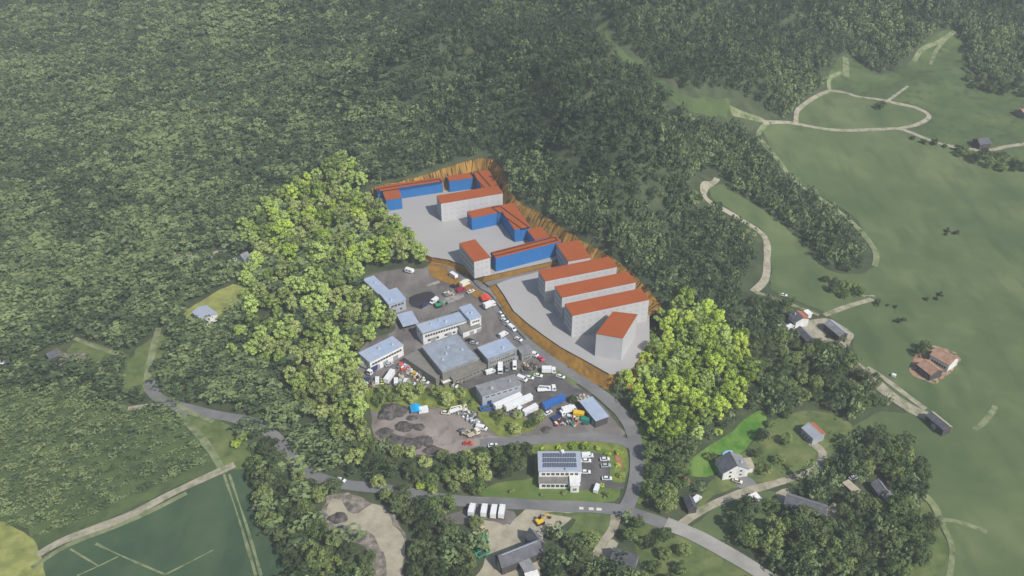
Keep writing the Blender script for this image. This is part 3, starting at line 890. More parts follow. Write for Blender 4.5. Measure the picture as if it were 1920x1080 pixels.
def door_on(root, side, L, W, at, w, h, mat="door"):
    mb = MB()
    mb.box(-w / 2, w / 2, -.07, -.004, 0, h, 0)
    for k in range(int(h / .5)):
        mb.box(-w / 2 + .06, w / 2 - .06, -.09, -.072, .1 + k * .5, .1 + k * .5 + .38, 0)
    o = mb.build("door", M[mat], root)
    if side == "f": o.location, o.rotation_euler = (at, -W / 2, 0), (0, 0, 0)
    if side == "b": o.location, o.rotation_euler = (at, W / 2, 0), (0, 0, math.pi)
    if side == "l": o.location, o.rotation_euler = (-L / 2, at, 0), (0, 0, -math.pi / 2)
    if side == "r": o.location, o.rotation_euler = (L / 2, at, 0), (0, 0, math.pi / 2)
    return o


def block(name, label, px, zb, h, wall, roof, group=None, lines=None, white=False, parent=None, cat="building", rows=4, skew=False):
    """one of the planned flat-roofed blocks; px is its roof outline"""
    c, a, L, W = fit_rect(px, zb + h)
    if parent is None:
        root = tag(empty(name, (c.x, c.y, zb), a), label, cat, group)
    else:
        root = parent
    # in the root's own frame
    Mx = root.matrix_basis.inverted() @ (Matrix.Translation((c.x, c.y, zb)) @ Matrix.Rotation(a, 4, "Z"))

    def put(o):
        o.matrix_local = Mx @ o.matrix_basis
        return o
    if skew:                                               # outline that is not a rectangle
        iv = (Matrix.Translation((c.x, c.y, zb)) @ Matrix.Rotation(a, 4, "Z")).inverted()
        q = [iv @ plane(u, v, zb + h) for u, v in px[::-1]]
        put(MB().poly(q, 0, h).build("wall", M[wall], root))
        put(MB().poly([p * 1.012 for p in q], h + .003, h + .3).build("roof", M[roof], root))
    else:
        w = MB().box(-L / 2, L / 2, -W / 2, W / 2, 0, h).build("wall", M[wall], root)
        put(w)
        r = MB().box(-L / 2 - .12, L / 2 + .12, -W / 2 - .12, W / 2 + .12, h + .003, h + .3).build("roof", M[roof], root)
        put(r)
    if lines:
        for q in lines:                                    # outlines drawn on the roof
            (x0, x1, y0, y1), = [q]
            mb = MB()
            t, d = .28, 1.3
            for (xa, ya, xb, yb) in ((x0, y0, x1, y0), (x1, y0, x1, y1), (x1, y1, x0, y1), (x0, y1, x0, y0)):
                n = max(1, int(math.hypot(xb - xa, yb - ya) / d))
                for k in range(n):
                    f0, f1 = k / n, (k + .86) / n
                    p, s = (xa + (xb - xa) * f0, ya + (yb - ya) * f0), (xa + (xb - xa) * f1, ya + (yb - ya) * f1)
                    mb.box(min(p[0], s[0]) - t, max(p[0], s[0]) + t, min(p[1], s[1]) - t, max(p[1], s[1]) + t, h + .31, h + .37)
            put(mb.build("roof_outline", M["line"], root))
    if white:
        fl = h / rows
        before = set(root.children)
        n = max(3, min(11, int(L / 3.6)))
        windows_on(root, "f", L, W, .9, rows, n, (1.5, fl * .5), fl, ("white", "facade"), .8)
        k = max(2, int(W / 3.6))
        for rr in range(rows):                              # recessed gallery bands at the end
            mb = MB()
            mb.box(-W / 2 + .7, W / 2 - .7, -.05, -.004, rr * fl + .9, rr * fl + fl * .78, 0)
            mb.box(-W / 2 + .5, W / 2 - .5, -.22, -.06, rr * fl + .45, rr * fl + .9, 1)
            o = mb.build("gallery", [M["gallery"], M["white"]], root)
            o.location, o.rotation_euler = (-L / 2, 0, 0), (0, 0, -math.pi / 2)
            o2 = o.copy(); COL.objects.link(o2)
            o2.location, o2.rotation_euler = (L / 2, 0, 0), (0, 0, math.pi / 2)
        if parent is not None:
            for o in set(root.children) - before:
                put(o)
    return root, c, a, L, W


# -- the planned blocks
b, c, a, L, W = block("courtyard_block", "long blue block with an orange-red roof and a short wing, beside the tall grove", [(704, 351), (826, 333), (830, 339.5), (709, 358)], PAD1, 8, "blue", "roof_red", "blue planned blocks with orange-red roofs")
mb = MB()
block("x", "", [(714, 357), (745, 353), (754, 370.5), (726, 375)], PAD1, 7.8, "blue", "roof_red", parent=b)
def roof_lines(root, px_pairs, z, name="roof_outline"):
    """dashed outline on a roof, from the photograph"""
    pts = [plane(u, v, z) for u, v in px_pairs]
    inv = root.matrix_basis.inverted()
    o = flat_line(name, [inv @ p for p in pts], .95, 0, M["line"], (1.3, .35))
    o.parent = root
    return o
roof_lines(b, [(708, 354.2), (823, 335.8), (829, 341), (713, 359.2), (708, 354.2)], PAD1 + 8.36)

b, c, a, L, W = block("courtyard_block", "U-shaped block at the top of the site, blue court walls behind a white front", [(835, 331.5), (878, 325), (889, 333), (845, 339.5)], PAD1, 8, "blue", "roof_red", "blue planned blocks with orange-red roofs")
block("x", "", [(882, 323), (912, 320.5), (943, 355), (914, 361)], PAD1, 8.1, "blue", "roof_red", parent=b)
block("x", "", [(817, 368.5), (930, 348.5), (946, 362.5), (828.5, 381)], PAD1, 12.5, "white", "roof_red", parent=b, white=True)
roof_lines(b, [(922, 352), (895, 321.5), (881.5, 323.5), (908, 352)], PAD1 + 8.46)

b, c, a, L, W = block("courtyard_block", "blue L-shaped block around the open middle court, above the front bar", [(873, 398.5), (932, 385.5), (943, 397), (887, 408.5)], PAD1, 8.4, "blue", "roof_red", "blue planned blocks with orange-red roofs")
block("x", "", [(922, 388), (951, 383.5), (1006, 423), (977.5, 429)], PAD1, 8.5, "blue", "roof_red", parent=b)
roof_lines(b, [(992, 426.5), (937, 386), (922.5, 389), (978, 429), (992, 426.5)], PAD1 + 8.86)
b, c, a, L, W = block("link_block", "small low blue block with a square orange-red roof joining two blue bars", [(985, 432.5), (1010, 426.5), (1034, 444), (1006, 449)], PAD1, 6.8, "blue", "roof_red", "blue planned blocks with orange-red roofs")
b, c, a, L, W = block("bar_block", "straight blue bar block with dashed roof outline, facing the lane between the two levels", [(919, 474), (1041, 443.5), (1054, 452), (931, 484)], PAD1, 9, "blue", "roof_red", "blue planned blocks with orange-red roofs")
roof_lines(b, [(919.5, 475.5), (1039, 444.5), (1046, 450), (926, 480.5), (919.5, 475.5)], PAD1 + 9.36)

WG = "white planned blocks with orange-red roofs"
block("row_block", "white block set end-on at the lane corner, left of the blue bar block", [(854.5, 458.5), (885, 451), (925, 481.5), (895.5, 489.5)], PAD1, 11, "white", "roof_red", WG, white=True, rows=3)
block("row_block", "short squarish white block behind the rows, next to the blue bar block", [(1039, 459), (1079, 451.5), (1113, 482), (1069.5, 489.5)], PAD2, 11.5, "white", "roof_red", WG, white=True, rows=3)
for lab, px in (("rearmost of the three long parallel white blocks", [(1007.5, 508.5), (1140, 482), (1158.5, 500.5), (1024.5, 527)]),
                ("middle one of the three long parallel white blocks", [(1038, 538), (1175, 510.5), (1193.5, 529), (1056, 558)]),
                ("frontmost of the three long parallel white blocks", [(1057, 571.5), (1199, 541.5), (1219, 562), (1075.5, 591.5)])):
    block("row_block", lab + ", with an orange-red roof", px, PAD2, 13.5, "white", "roof_red", WG, white=True, rows=4)
block("row_block", "white block turned askew in front of the parallel rows, beside the yellow-green grove", [(1149, 585), (1195, 590), (1168, 634.5), (1118, 626)], PAD2, 14, "white", "roof_red", WG, skew=True)


def ground_under(px, h):
    z = 5.0
    for _ in range(5):
        c, a, L, W = fit_rect(px, z + h)
        z = float(hz(c.x, c.y))
    return z, c, a, L, W


def hall(name, label, px, h, wall, roof, cat="building", group=None, wins=(), doors=(), slope=0, over=.35, vents=0, parapet=False, gable=0, gmat=None, legs=False, z=None):
    """flat, shed or gable roofed building; px is its eaves outline"""
    zb, c, a, L, W = ground_under(px, h)
    if z is not None: zb = z; c, a, L, W = fit_rect(px, z + h)
    root = tag(empty(name, (c.x, c.y, zb), a), label, cat, group)
    e = .003
    if legs:                                                   # open shelter on posts
        for sx in (-1, 0, 1):
            for sy in (-1, 1):
                MB().box(sx * (L / 2 - .3) - .12, sx * (L / 2 - .3) + .12, sy * (W / 2 - .3) - .12, sy * (W / 2 - .3) + .12, -1, h).build("post", M["steel"], root)
        MB().box(-L / 2 + .1, L / 2 - .1, W / 2 - .22, W / 2 - .05, -1, h).build("wall", M[wall], root)
    elif gable:
        prof = [(-W / 2, -2), (W / 2, -2), (W / 2, h), (0, h + gable - .05), (-W / 2, h)]
        mb = MB().prism(prof, -L / 2, L / 2)
        mb.v = [(y, -x, z_) for x, y, z_ in mb.v]
        mb.build("wall", M[wall], root)
    else:
        MB().box(-L / 2, L / 2, -W / 2, W / 2, -2, h).build("wall", M[wall], root)
    if gable:
        o, t = over, .22
        k = gable / (W / 2)
        mb = MB()
        for s, mi in ((-1, 0), (1, 1)):
            vs = [(x, s * y, zz + dz) for dz in (0, t) for x, y, zz in ((-L / 2 - o, 0, h + gable), (L / 2 + o, 0, h + gable), (L / 2 + o, W / 2 + o, h - o * k), (-L / 2 - o, W / 2 + o, h - o * k))]
            vs = [(x, y, zz + e) for x, y, zz in vs]
            mb.add(vs, [(0, 1, 2, 3), (7, 6, 5, 4), (0, 4, 5, 1), (1, 5, 6, 2), (2, 6, 7, 3), (3, 7, 4, 0)], mi)
        rf = mb.build("roof", [M[roof], M[gmat or roof]], root)  # gmat puts the sunlit side of the roof into its colour
        MB().box(-L / 2 - o, L / 2 + o, -.14, .14, h + gable + t - .05, h + gable + t + .08).build("ridge_cap", M[roof], root)
    else:
        vs = [(x, y, zz + dz + e) for dz in (0, .28) for x, y, zz in ((-L / 2 - over, -W / 2 - over, h), (L / 2 + over, -W / 2 - over, h), (L / 2 + over, W / 2 + over, h + slope), (-L / 2 - over, W / 2 + over, h + slope))]
        mb = MB().add(vs, [(3, 2, 1, 0), (4, 5, 6, 7), (0, 1, 5, 4), (1, 2, 6, 5), (2, 3, 7, 6), (3, 0, 4, 7)])
        rf = mb.build("roof", M[roof], root)
        if slope:
            MB().prism([(-W / 2, h), (W / 2, h), (W / 2, h + slope - .02)], -L / 2, L / 2)
        if parapet:
            for x0, x1, y0, y1 in ((-L / 2 - over, L / 2 + over, -W / 2 - over, -W / 2 - over + .35), (-L / 2 - over, L / 2 + over, W / 2 + over - .35, W / 2 + over),
                                   (-L / 2 - over, -L / 2 - over + .35, -W / 2 - over + .36, W / 2 + over - .36), (L / 2 + over - .35, L / 2 + over, -W / 2 - over + .36, W / 2 + over - .36)):
                MB().box(x0, x1, y0, y1, h + .29, h + .62).build("parapet", M["wall_grey"], rf)
    for k in range(vents):
        x, y = (random.random() - .5) * L * .7, (random.random() - .5) * W * .6
        hh = h + (gable * (1 - abs(y) / (W / 2)) if gable else 0) + .2
        s = random.uniform(.4, .8)
        MB().box(x - s, x + s, y - s * .8, y + s * .8, hh, hh + random.uniform(.5, 1)).box(x - s * .6, x + s * .6, y - s * .5, y + s * .5, hh + .9, hh + 1.1).build("roof_vent", M["alu"], rf)
    for side, zz, rows, cols, wh, hh in wins:
        windows_on(root, side, L, W, zz, rows, cols, wh, hh)
    for side, at, w, hh in doors:
        door_on(root, side, L, W, at, w, hh)
    return root, c, a, L, W, zb


hall("storage_shed", "low shed with a pale blue sheet roof at the edge of the grove", [(680.5, 524.5), (700, 518.5), (729, 544), (712, 552)], 4.5, "wall_white", "pale_roof", "shed", wins=[("r", 1.5, 1, 3, (1.4, 1), 1)], doors=[("r", -1, 2.6, 3)], vents=1)
hall("office_building", "two-storey building with a pale blue roof beside the shadow patch painted on the asphalt", [(711.5, 551), (738.5, 542), (765, 559.5), (730, 570.5)], 7, "wall_blue", "pale_roof", wins=[("f", 4.3, 1, 4, (1.6, 1.4), 2.8), ("r", 4.3, 1, 4, (1.4, 1.4), 3), ("f", 1.2, 1, 2, (1.6, 1.4), 2.8)], doors=[("r", 1, 2.4, 2.8)], vents=1)
hall("open_shelter", "pale flat-roofed open shelter below the two-storey building", [(743, 590.5), (768.5, 585.5), (787, 604), (758.5, 612.5)], 3.4, "wall_white", "pale_roof", "shelter", legs=True)
b4 = hall("long_building", "long white two-storey building with a ribbon of dark windows and pale blue roof", [(779, 611), (866, 584), (875, 602), (794.5, 626)], 6.5, "wall_white", "pale_roof", wins=[("f", 4.0, 1, 16, (1.5, 1.5), 2.8), ("f", 1.0, 1, 5, (1.6, 1.4), 2.8), ("l", 3.8, 1, 2, (1.4, 1.2), 1)], doors=[("f", -7, 2.6, 2.6), ("f", 2, 2.6, 2.6)], vents=3, parapet=True)
hall("corner_building", "tall square pale-roofed wing at the right end of the long white building", [(859, 577.5), (879, 572.5), (905, 592), (885, 600)], 7.8, "wall_white", "pale_roof", wins=[("f", 5.2, 1, 4, (1.5, 1.3), 2.8), ("r", 5.2, 1, 3, (1.5, 1.3), 2.8), ("r", 1.2, 1, 3, (1.5, 1.3), 2.8)], vents=2)
hall("porch_annex", "low annex with a sloping grey roof in front of the long white building", [(861, 611), (899, 599), (893, 615), (866, 624)], 3.4, "wall_white", "wall_tan", "annex", slope=1.2, doors=[("f", 0, 2.4, 2.4), ("f", 4, 2.4, 2.4)], wins=[("r", 1, 1, 2, (1.2, 1), 1)])
hh = hall("main_hall", "largest hall, with a wide grey-blue flat roof in the middle of the yard", [(782.5, 653.5), (849, 630.5), (906, 670), (838.5, 695)], 8, "wall_tan", "felt_roof", wins=[("f", 6.4, 1, 14, (1.5, .9), 1), ("r", 6.2, 1, 9, (1.6, .9), 1)], doors=[("f", -3, 3.6, 4), ("f", 5, 3.6, 4)], vents=4, parapet=True)
hall("side_lean_to", "grey lean-to with a sloping roof along the left side of the largest hall", [(763, 670), (783, 655), (838, 697), (813, 710)], 5, "wall_tan", "wall_tan", "annex", doors=[("l", 0, 2.5, 3)], wins=[("f", 2, 1, 5, (1.4, 1), 1)])
hall("front_lean_to", "brownish lean-to with small windows along the front of the largest hall", [(840, 700), (908, 675), (915, 682), (850, 712)], 4.2, "wall_tan", "wall_tan", "annex", wins=[("f", 1.6, 1, 9, (1.5, 1.2), 1)])
hall("entrance_canopy", "crumpled white canopy at the bottom corner of the largest hall", [(824, 709), (852, 703), (862, 705), (834, 720)], 3, "wall_white", "wall_white", "canopy", legs=True)
hall("workshop_wing", "workshop with a pale blue roof and a row of windows, right of the largest hall", [(893, 654.5), (944, 634), (974, 653.5), (917, 673)], 7, "wall_grey", "pale_roof", wins=[("f", 3.6, 1, 12, (1.5, 1.5), 2.6), ("f", .9, 1, 10, (1.5, 1.4), 2.6), ("r", 3.8, 1, 4, (1.5, 1.3), 2)], doors=[("f", 8, 2.6, 2.6)], vents=1, parapet=True)
hall("gate_office", "small grey office with large panes at the end of the workshop row", [(972, 651), (990, 646.5), (997, 657), (976, 664)], 5, "wall_grey", "grey_roof", wins=[("f", 2.6, 1, 4, (1.4, 1.5), 2), ("r", 2.6, 1, 2, (1.4, 1.5), 2), ("f", .5, 1, 3, (1.4, 1.5), 2)])
hall("depot_building", "two-storey depot with a pale blue roof between the grove and the largest hall", [(671, 665.5), (730, 633), (761.5, 646.5), (696, 676)], 7, "wall_white", "pale_roof", wins=[("f", 4.2, 1, 11, (1.5, 1.3), 2.8), ("l", 4.2, 1, 4, (1.4, 1.2), 1), ("r", 4.2, 1, 3, (1.4, 1.2), 1)], doors=[("f", -6, 3, 3), ("f", -1, 3, 3), ("f", 5, 3, 3)], vents=2)
hall("vehicle_hall", "grey-blue hall with blank walls behind the two white articulated lorries", [(891, 725.5), (961, 703.5), (980.5, 720.5), (906, 741.5)], 6.5, "wall_blue", "grey_roof", wins=[("f", 4.6, 1, 6, (2, .9), 1)], doors=[("r", 0, 4, 4.4), ("l", 0, 3.6, 4)], vents=2)
hall("roadside_shed", "shed with a plain pale roof at the bend of the access road", [(1084, 754), (1107, 746.5), (1143.5, 779.5), (1120.5, 788)], 4.2, "wall_dark", "pale_roof", "shed", wins=[("l", 1.8, 1, 4, (1.3, .9), 1)], doors=[("l", -5, 2.4, 2.6)])
# solar house
so, c, a, L, W, zb = hall("solar_house", "flat-roofed white house covered in solar panels beside the parking court", [(1012, 848), (1089, 848), (1088, 883), (1008, 883)], 7, "wall_white", "alu", "house", wins=[("f", 4.4, 1, 8, (1.5, 1.4), 2.8), ("l", 4.2, 1, 3, (1.4, 1.4), 2.8), ("r", 4.2, 1, 4, (1.4, 1.4), 2.8), ("r", 1.1, 1, 3, (1.4, 1.4), 2.8)])
for r_ in range(3):
    for c_ in range(10):
        x = -L * .40 + L * .80 * (c_ + .5) / 10
        y = W * .42 - W * .80 * (r_ + .5) / 3
        pw, ph = L * .80 / 10 * .94, W * .80 / 3 * .9
        mb = MB()
        mb.box(-pw / 2, pw / 2, -ph / 2, ph / 2, 0, .06, 1)
        for i in range(2):
            for j in range(3):
                mb.box(-pw / 2 + .07 + i * pw / 2, -.05 + i * pw / 2, -ph / 2 + .06 + j * ph / 3, -ph / 2 + .02 + (j + 1) * ph / 3 - .05, .061, .08, 0)
        o = mb.build("solar_panel", [M["panel"], M["alu"]], so)
        o.location, o.rotation_euler = (x, y, 7.62), (R(-7), 0, 0)
MB().cyl((L * .08, W * .46, 7.9), .8, 1.2, "z", 14).build("roof_vent", M["wall_white"], so)
MB().box(L * .12, L * .40, -W * .5, -W * .42, 7.3, 8.2).build("roof_vent", M["pale_roof"], so)
hall("terrace_wing", "single-storey grey wing with a flat roof below the solar house", [(1010, 890), (1072, 890), (1070, 906), (1012, 905)], 3.6, "wall_white", "wall_tan", "annex", wins=[("f", 1, 1, 6, (1.6, 1.6), 1)])
hall("porch", "small white porch at the front corner of the solar house", [(1070, 893), (1086, 893), (1085, 910), (1069, 910)], 4.4, "wall_white", "wall_white", "porch", wins=[("f", 1, 1, 2, (1.2, 1.6), 1)])

# farm by the bottom edge
fb_, c, a, L, W, zb = hall("long_barn", "long dark slate barn with a pale ridge strip in the sandy farm yard", [(930, 1039), (1005, 1013), (1015, 1033), (940, 1066)], 5, "wall_dark", "dark_roof", "barn", gable=3.6, doors=[("l", 0, 3, 3.4), ("f", 2, 3, 3.2)])
MB().box(-L * .44, L * .44, -.55, -.16, 8.5, 8.62).build("skylight_strip", M["alu"], fb_)
hall("cross_barn", "shorter dark barn set across the end of the long slate barn", [(1003, 996), (1021, 1018), (1002, 1026), (984, 1004)], 4.6, "wall_dark", "dark_roof", "barn", gable=3.0, gmat="grey_roof", doors=[("l", 0, 2.6, 3)])
hall("flat_shed", "small shed with a grey flat roof below the long slate barn", [(974, 1053), (993, 1048), (1000, 1066), (984, 1076)], 3.6, "wall_dark", "grey_roof", "shed", slope=.5, doors=[("l", 0, 2, 2.4)])
hall("lower_shed", "white-roofed shed cut by the bottom edge, below the flat grey shed", [(985, 1078), (1005, 1072), (1015, 1090), (992, 1096)], 3.4, "wall_dark", "wall_white", "shed", slope=.5)
hall("bungalow", "grey-roofed house among trees at the bottom, below the turf triangle", [(1156, 1028), (1200, 1044), (1187, 1062), (1144, 1046)], 3.2, "wall_grey", "dark_roof", "house", gable=3.0, gmat="grey_roof", wins=[("f", 1, 1, 4, (1.3, 1.2), 1), ("r", 1, 1, 2, (1.2, 1.2), 1)], vents=1)
# hamlet on the right
hall("family_house", "house with a ridged roof, shaded slope painted dark and lit slope tan, beside the bright green grass", [(1388, 852), (1402, 876), (1358, 890), (1344, 864)], 4.4, "wall_white", "dark_roof", "house", gable=3.4, gmat="grey_roof", wins=[("f", 1, 1, 5, (1.3, 1.2), 1), ("r", 1, 2, 2, (1.2, 1.2), 2.4)], doors=[("f", 3, 1.4, 2.2)], vents=1)
hall("tan_annex", "low tan-roofed annex attached to the right of the ridged-roof house", [(1390, 862), (1408, 862), (1412, 876), (1396, 880)], 2.8, "wall_white", "tan_roof", "annex", slope=.6)
hall("small_house", "house with one red roof slope and a shaded one painted grey, above the hamlet", [(1525, 794), (1548, 812), (1524, 822), (1505, 802)], 4.4, "wall_blue", "wall_blue", "house", gable=1.5, gmat="tile_red", wins=[("f", 1, 1, 3, (1.3, 1.2), 1), ("l", 1, 1, 2, (1.2, 1.2), 1)])  # front slope carries its shade as a grey-blue roof colour
hall("hamlet_barn", "long dark barn with a lit grey slope in the hamlet", [(1480, 926), (1552, 948), (1544, 968), (1468, 943)], 4.6, "wall_dark", "dark_roof", "barn", gable=2.0, gmat="grey_roof", doors=[("f", 2, 3, 3.2)])  # lit back slope and shaded front painted in two roof colours
hall("tan_shed", "low shed with a long tan roof behind the dark barn", [(1578, 908), (1588, 904), (1622, 924), (1612, 931)], 3.0, "wall_tan", "tan_roof", "shed", slope=.4)
hall("garden_house", "small cottage with a grey roof under the big tree clump", [(1652, 904), (1666, 920), (1648, 928), (1636, 908)], 3.6, "wall_dark", "grey_roof", "house", gable=2.4, wins=[("f", 1, 1, 2, (1.1, 1.1), 1)])
hall("grey_canopy", "flat grey carport in front of the small cottage", [(1652, 926), (1668, 922), (1676, 932), (1660, 939)], 2.6, "wall_grey", "grey_roof", "carport", legs=True)
hall("white_shed", "small white-roofed shed beside the hamlet lane", [(1404, 930), (1417, 926), (1428, 936), (1414, 943)], 2.8, "wall_white", "wall_white", "shed", slope=.4, doors=[("l", 0, 1.6, 2)])
hall("black_shed", "small black shed with a white van against it near the junction", [(1297, 931), (1306, 950), (1292, 957), (1284, 937)], 3.2, "wall_dark", "dark_roof", "shed", gable=1.6)
# farm up the right-hand side
hall("farmhouse", "red-roofed farmhouse with a shaded slope painted dark at the edge of the meadow", [(1503, 584), (1516, 597), (1494, 604), (1480, 590)], 4.6, "wall_white", "dark_roof", "house", gable=1.6, gmat="tile_red", wins=[("f", 1, 1, 4, (1.3, 1.2), 1), ("l", 1, 1, 2, (1.2, 1.2), 1)], vents=1)  # shade of the front slope put into its dark roof colour
hall("meadow_barn", "barn with a lit roof slope painted pale and a shaded one painted dark beside the meadow", [(1560, 603), (1592, 624), (1572, 631), (1548, 606)], 4.4, "wall_dark", "grey_roof", "barn", gable=1.5, gmat="alu", doors=[("l", 0, 2.6, 3)])
hall("low_barn", "low dark-roofed barn across the court from the red farmhouse", [(1506, 614), (1526, 634), (1512, 639), (1492, 618)], 3.4, "wall_dark", "dark_roof", "barn", gable=1.3, gmat="grey_roof")
hall("white_lean_to", "white lean-to against the red-roofed farmhouse", [(1508, 584), (1515, 582), (1522, 588), (1515, 591)], 2.6, "wall_white", "wall_white", "annex", slope=.3)
hall("terracotta_house", "upper terracotta-roofed house standing alone in the meadow", [(1764, 654), (1798, 672), (1780, 685), (1744, 664)], 4.4, "wall_white", "tile_pink", "house", gable=2.4, wins=[("f", 1, 1, 6, (1.4, 1.4), 1)])
hall("terracotta_barn", "lower terracotta-roofed barn joined to the house in the meadow", [(1742, 676), (1768, 694), (1745, 704), (1722, 684)], 4.0, "wall_dark", "tile_pink", "barn", gable=2.0, wins=[("f", 1, 1, 4, (1.4, 1.2), 1)])
hall("field_barn", "narrow barn with a pale roof and dark side at the end of the gravel drive", [(1750, 774), (1784, 798), (1770, 808), (1738, 778)], 4.2, "wall_dark", "dark_roof", "barn", gable=1.3, gmat="tan_roof", doors=[("f", 0, 2.6, 3)])
hall("path_hut", "small dark-roofed hut beside the gravel path at the top of the meadow", [(1824, 260), (1845, 260), (1858, 268), (1838, 272)], 4, "wall_dark", "dark_roof", "hut", gable=2.4)
hall("tan_hut", "tan hut cut by the frame edge above the meadow path", [(1910, 205), (1930, 200), (1940, 212), (1916, 216)], 4, "wall_tan", "tile_pink", "hut", gable=2.2)
# houses on the left
hall("clearing_barn", "pale grey-roofed barn standing alone in the yellow clearing", [(386, 573), (407, 588), (382, 602), (362, 586)], 4.2, "wall_white", "alu", "barn", gable=1.2, gmat="alu", doors=[("f", 0, 2.4, 2.8)])
hall("forest_house", "grey-roofed house half hidden by the left edge of the tall grove", [(449, 479), (460, 473), (468, 483), (456, 488)], 4.4, "wall_white", "grey_roof", "house", gable=2.2, wins=[("f", 1, 1, 2, (1.2, 1.2), 1)])
hall("forest_shed", "white shed next to the grey-roofed house by the tall grove", [(464, 487), (474, 481), (480, 489), (468, 494)], 3.0, "wall_white", "wall_white", "shed", slope=.5)
hall("edge_shed", "white-roofed shed at the left frame edge in the forest", [(-6, 676), (14, 671), (20, 677), (-2, 683)], 3.4, "wall_dark", "wall_white", "shed", gable=1.6)
hall("rubble_hut", "dark little hut beside the pale rubble in the left forest", [(84, 664), (98, 658), (108, 666), (94, 673)], 3.4, "wall_dark", "dark_roof", "hut", gable=1.8)
# ------------------------------------------------------------------ vehicles and yard things
def wheel_mesh(r=.33, w=.24):
    k = ("wheel", r)
    if k not in MESHES:
        MESHES[k] = MB().cyl((0, 0, 0), r, w, "y", 14, 0).cyl((0, 0, 0), r * .55, w + .03, "y", 10, 1).mesh("wheel", [M["tyre"], M["alu"]])
    return MESHES[k]


def wheels(root, xs, y, r=.33):
    for x in xs:
        for s in (-1, 1):
            o = link("wheel", wheel_mesh(r), root)
            o.location = (x, s * y, r)


def cached(key, fn):
    if key not in MESHES: MESHES[key] = fn()
    return MESHES[key]


def paint(o, col, slot=0):
    """this copy's own paint on a shared mesh"""
    o.material_slots[slot].link = "OBJECT"
    o.material_slots[slot].material = PAINT[col]


def car(root, col, estate=False):
    def body():
        mb = MB()
        mb.prism([(-2.15, .32), (2.1, .32), (2.2, .62), (2.05, .84), (1.15, .98), (-1.75 if not estate else -2.1, 1.0), (-2.2, .92), (-2.22, .5)], -.86, .86)
        mb.frustum((-1.35 if not estate else -1.95, .35, -.62, .62), (-1.25 if not estate else -1.9, .25, -.58, .58), 1.42, 1.5)
        return mb.mesh("body", [PAINT["white"]], .05)

    def win():
        return MB().frustum((-1.8 if not estate else -2.1, 1.1, -.8, .8), (-1.3 if not estate else -1.95, .3, -.64, .64), .985, 1.425).mesh("windows", [M["glass"]])
    b = link("body", cached(("carb", estate), body), root)
    paint(b, col)
    link("windows", cached(("carw", estate), win), root)
    wheels(root, (-1.35, 1.35), .8)


def van(root, col):
    def body():
        return MB().prism([(-2.7, .38), (2.6, .38), (2.72, .8), (2.6, 1.12), (1.95, 1.3), (1.35, 2.25), (-2.6, 2.32), (-2.72, 2.1)], -.98, .98).mesh("body", [PAINT["white"]], .06)

    def win():
        mb = MB()
        mb.add([(1.97, -.82, 1.36), (1.97, .82, 1.36), (1.42, .82, 2.2), (1.42, -.82, 2.2), (1.93, -.82, 1.33), (1.93, .82, 1.33), (1.38, .82, 2.17), (1.38, -.82, 2.17)], [(0, 1, 2, 3), (7, 6, 5, 4), (0, 4, 5, 1), (1, 5, 6, 2), (2, 6, 7, 3), (3, 7, 4, 0)])
        for s in (-1, 1):
            mb.box(.5, 1.35, s * .985 - .006, s * .985 + .006, 1.35, 2.0)
        return mb.mesh("windows", [M["glass"]])
    b = link("body", cached("vanb", body), root); paint(b, col)
    link("windows", cached("vanw", win), root)
    wheels(root, (-1.7, 1.75), .88, .36)


def lorry(root, col, box="white", length=8.0, box_h=2.6, flat=False):
    L = length
    MB().box(-L / 2, L / 2 - .2, -.45, .45, .55, .85).build("chassis", M["steel"], root)
    def cab():
        return MB().prism([(-1.0, .5), (1.0, .5), (1.05, 1.5), (.8, 2.75), (-1.0, 2.85)], -1.2, 1.2).mesh("cab", [PAINT["white"]], .07)
    cbo = link("cab", cached("cab", cab), root); paint(cbo, col); cbo.location = (L / 2 - 1.05, 0, 0)
    def ws():
        mb = MB().add([(1.075, -1.05, 1.6), (1.075, 1.05, 1.6), (.87, 1.05, 2.6), (.87, -1.05, 2.6), (1.03, -1.05, 1.6), (1.03, 1.05, 1.6), (.83, 1.05, 2.6), (.83, -1.05, 2.6)], [(0, 1, 2, 3), (7, 6, 5, 4), (0, 4, 5, 1), (1, 5, 6, 2), (2, 6, 7, 3), (3, 7, 4, 0)])
        for s in (-1, 1): mb.box(-.3, .7, s * 1.205 - .006, s * 1.205 + .006, 1.6, 2.4)
        return mb.mesh("windscreen", [M["glass"]])
    w = link("windscreen", cached("cabw", ws), root); w.location = cbo.location
    x1 = L / 2 - 2.25
    if flat:
        MB().box(-L / 2, x1, -1.2, 1.2, .9, 1.08).box(x1 - .1, x1, -1.2, 1.2, 1.081, 2.0).build("flat_bed", PAINT[box], root)
    else:
        MB().box(-L / 2, x1, -1.22, 1.22, .9, .9 + box_h).build("cargo_box", PAINT[box], root, .06)
    wheels(root, (L / 2 - 1.2, -L / 2 + 1.2, -L / 2 + 2.4), 1.0, .48)


def trailer(root, col, length=12.5):
    L = length
    MB().box(-L / 2, L / 2, -1.27, 1.27, 1.1, 3.9).build("cargo_box", PAINT[col], root, .06)
    MB().box(-L / 2 + .1, L / 2 - .1, -.5, .5, .75, 1.09).build("chassis", M["steel"], root)
    wheels(root, (-L / 2 + 1.2, -L / 2 + 2.5, -L / 2 + 3.8), 1.05, .48)
    MB().box(L / 2 - 2.4, L / 2 - 2.2, -.8, -.6, 0, 1.08).box(L / 2 - 2.4, L / 2 - 2.2, .6, .8, 0, 1.08).build("landing_leg", M["steel"], root)


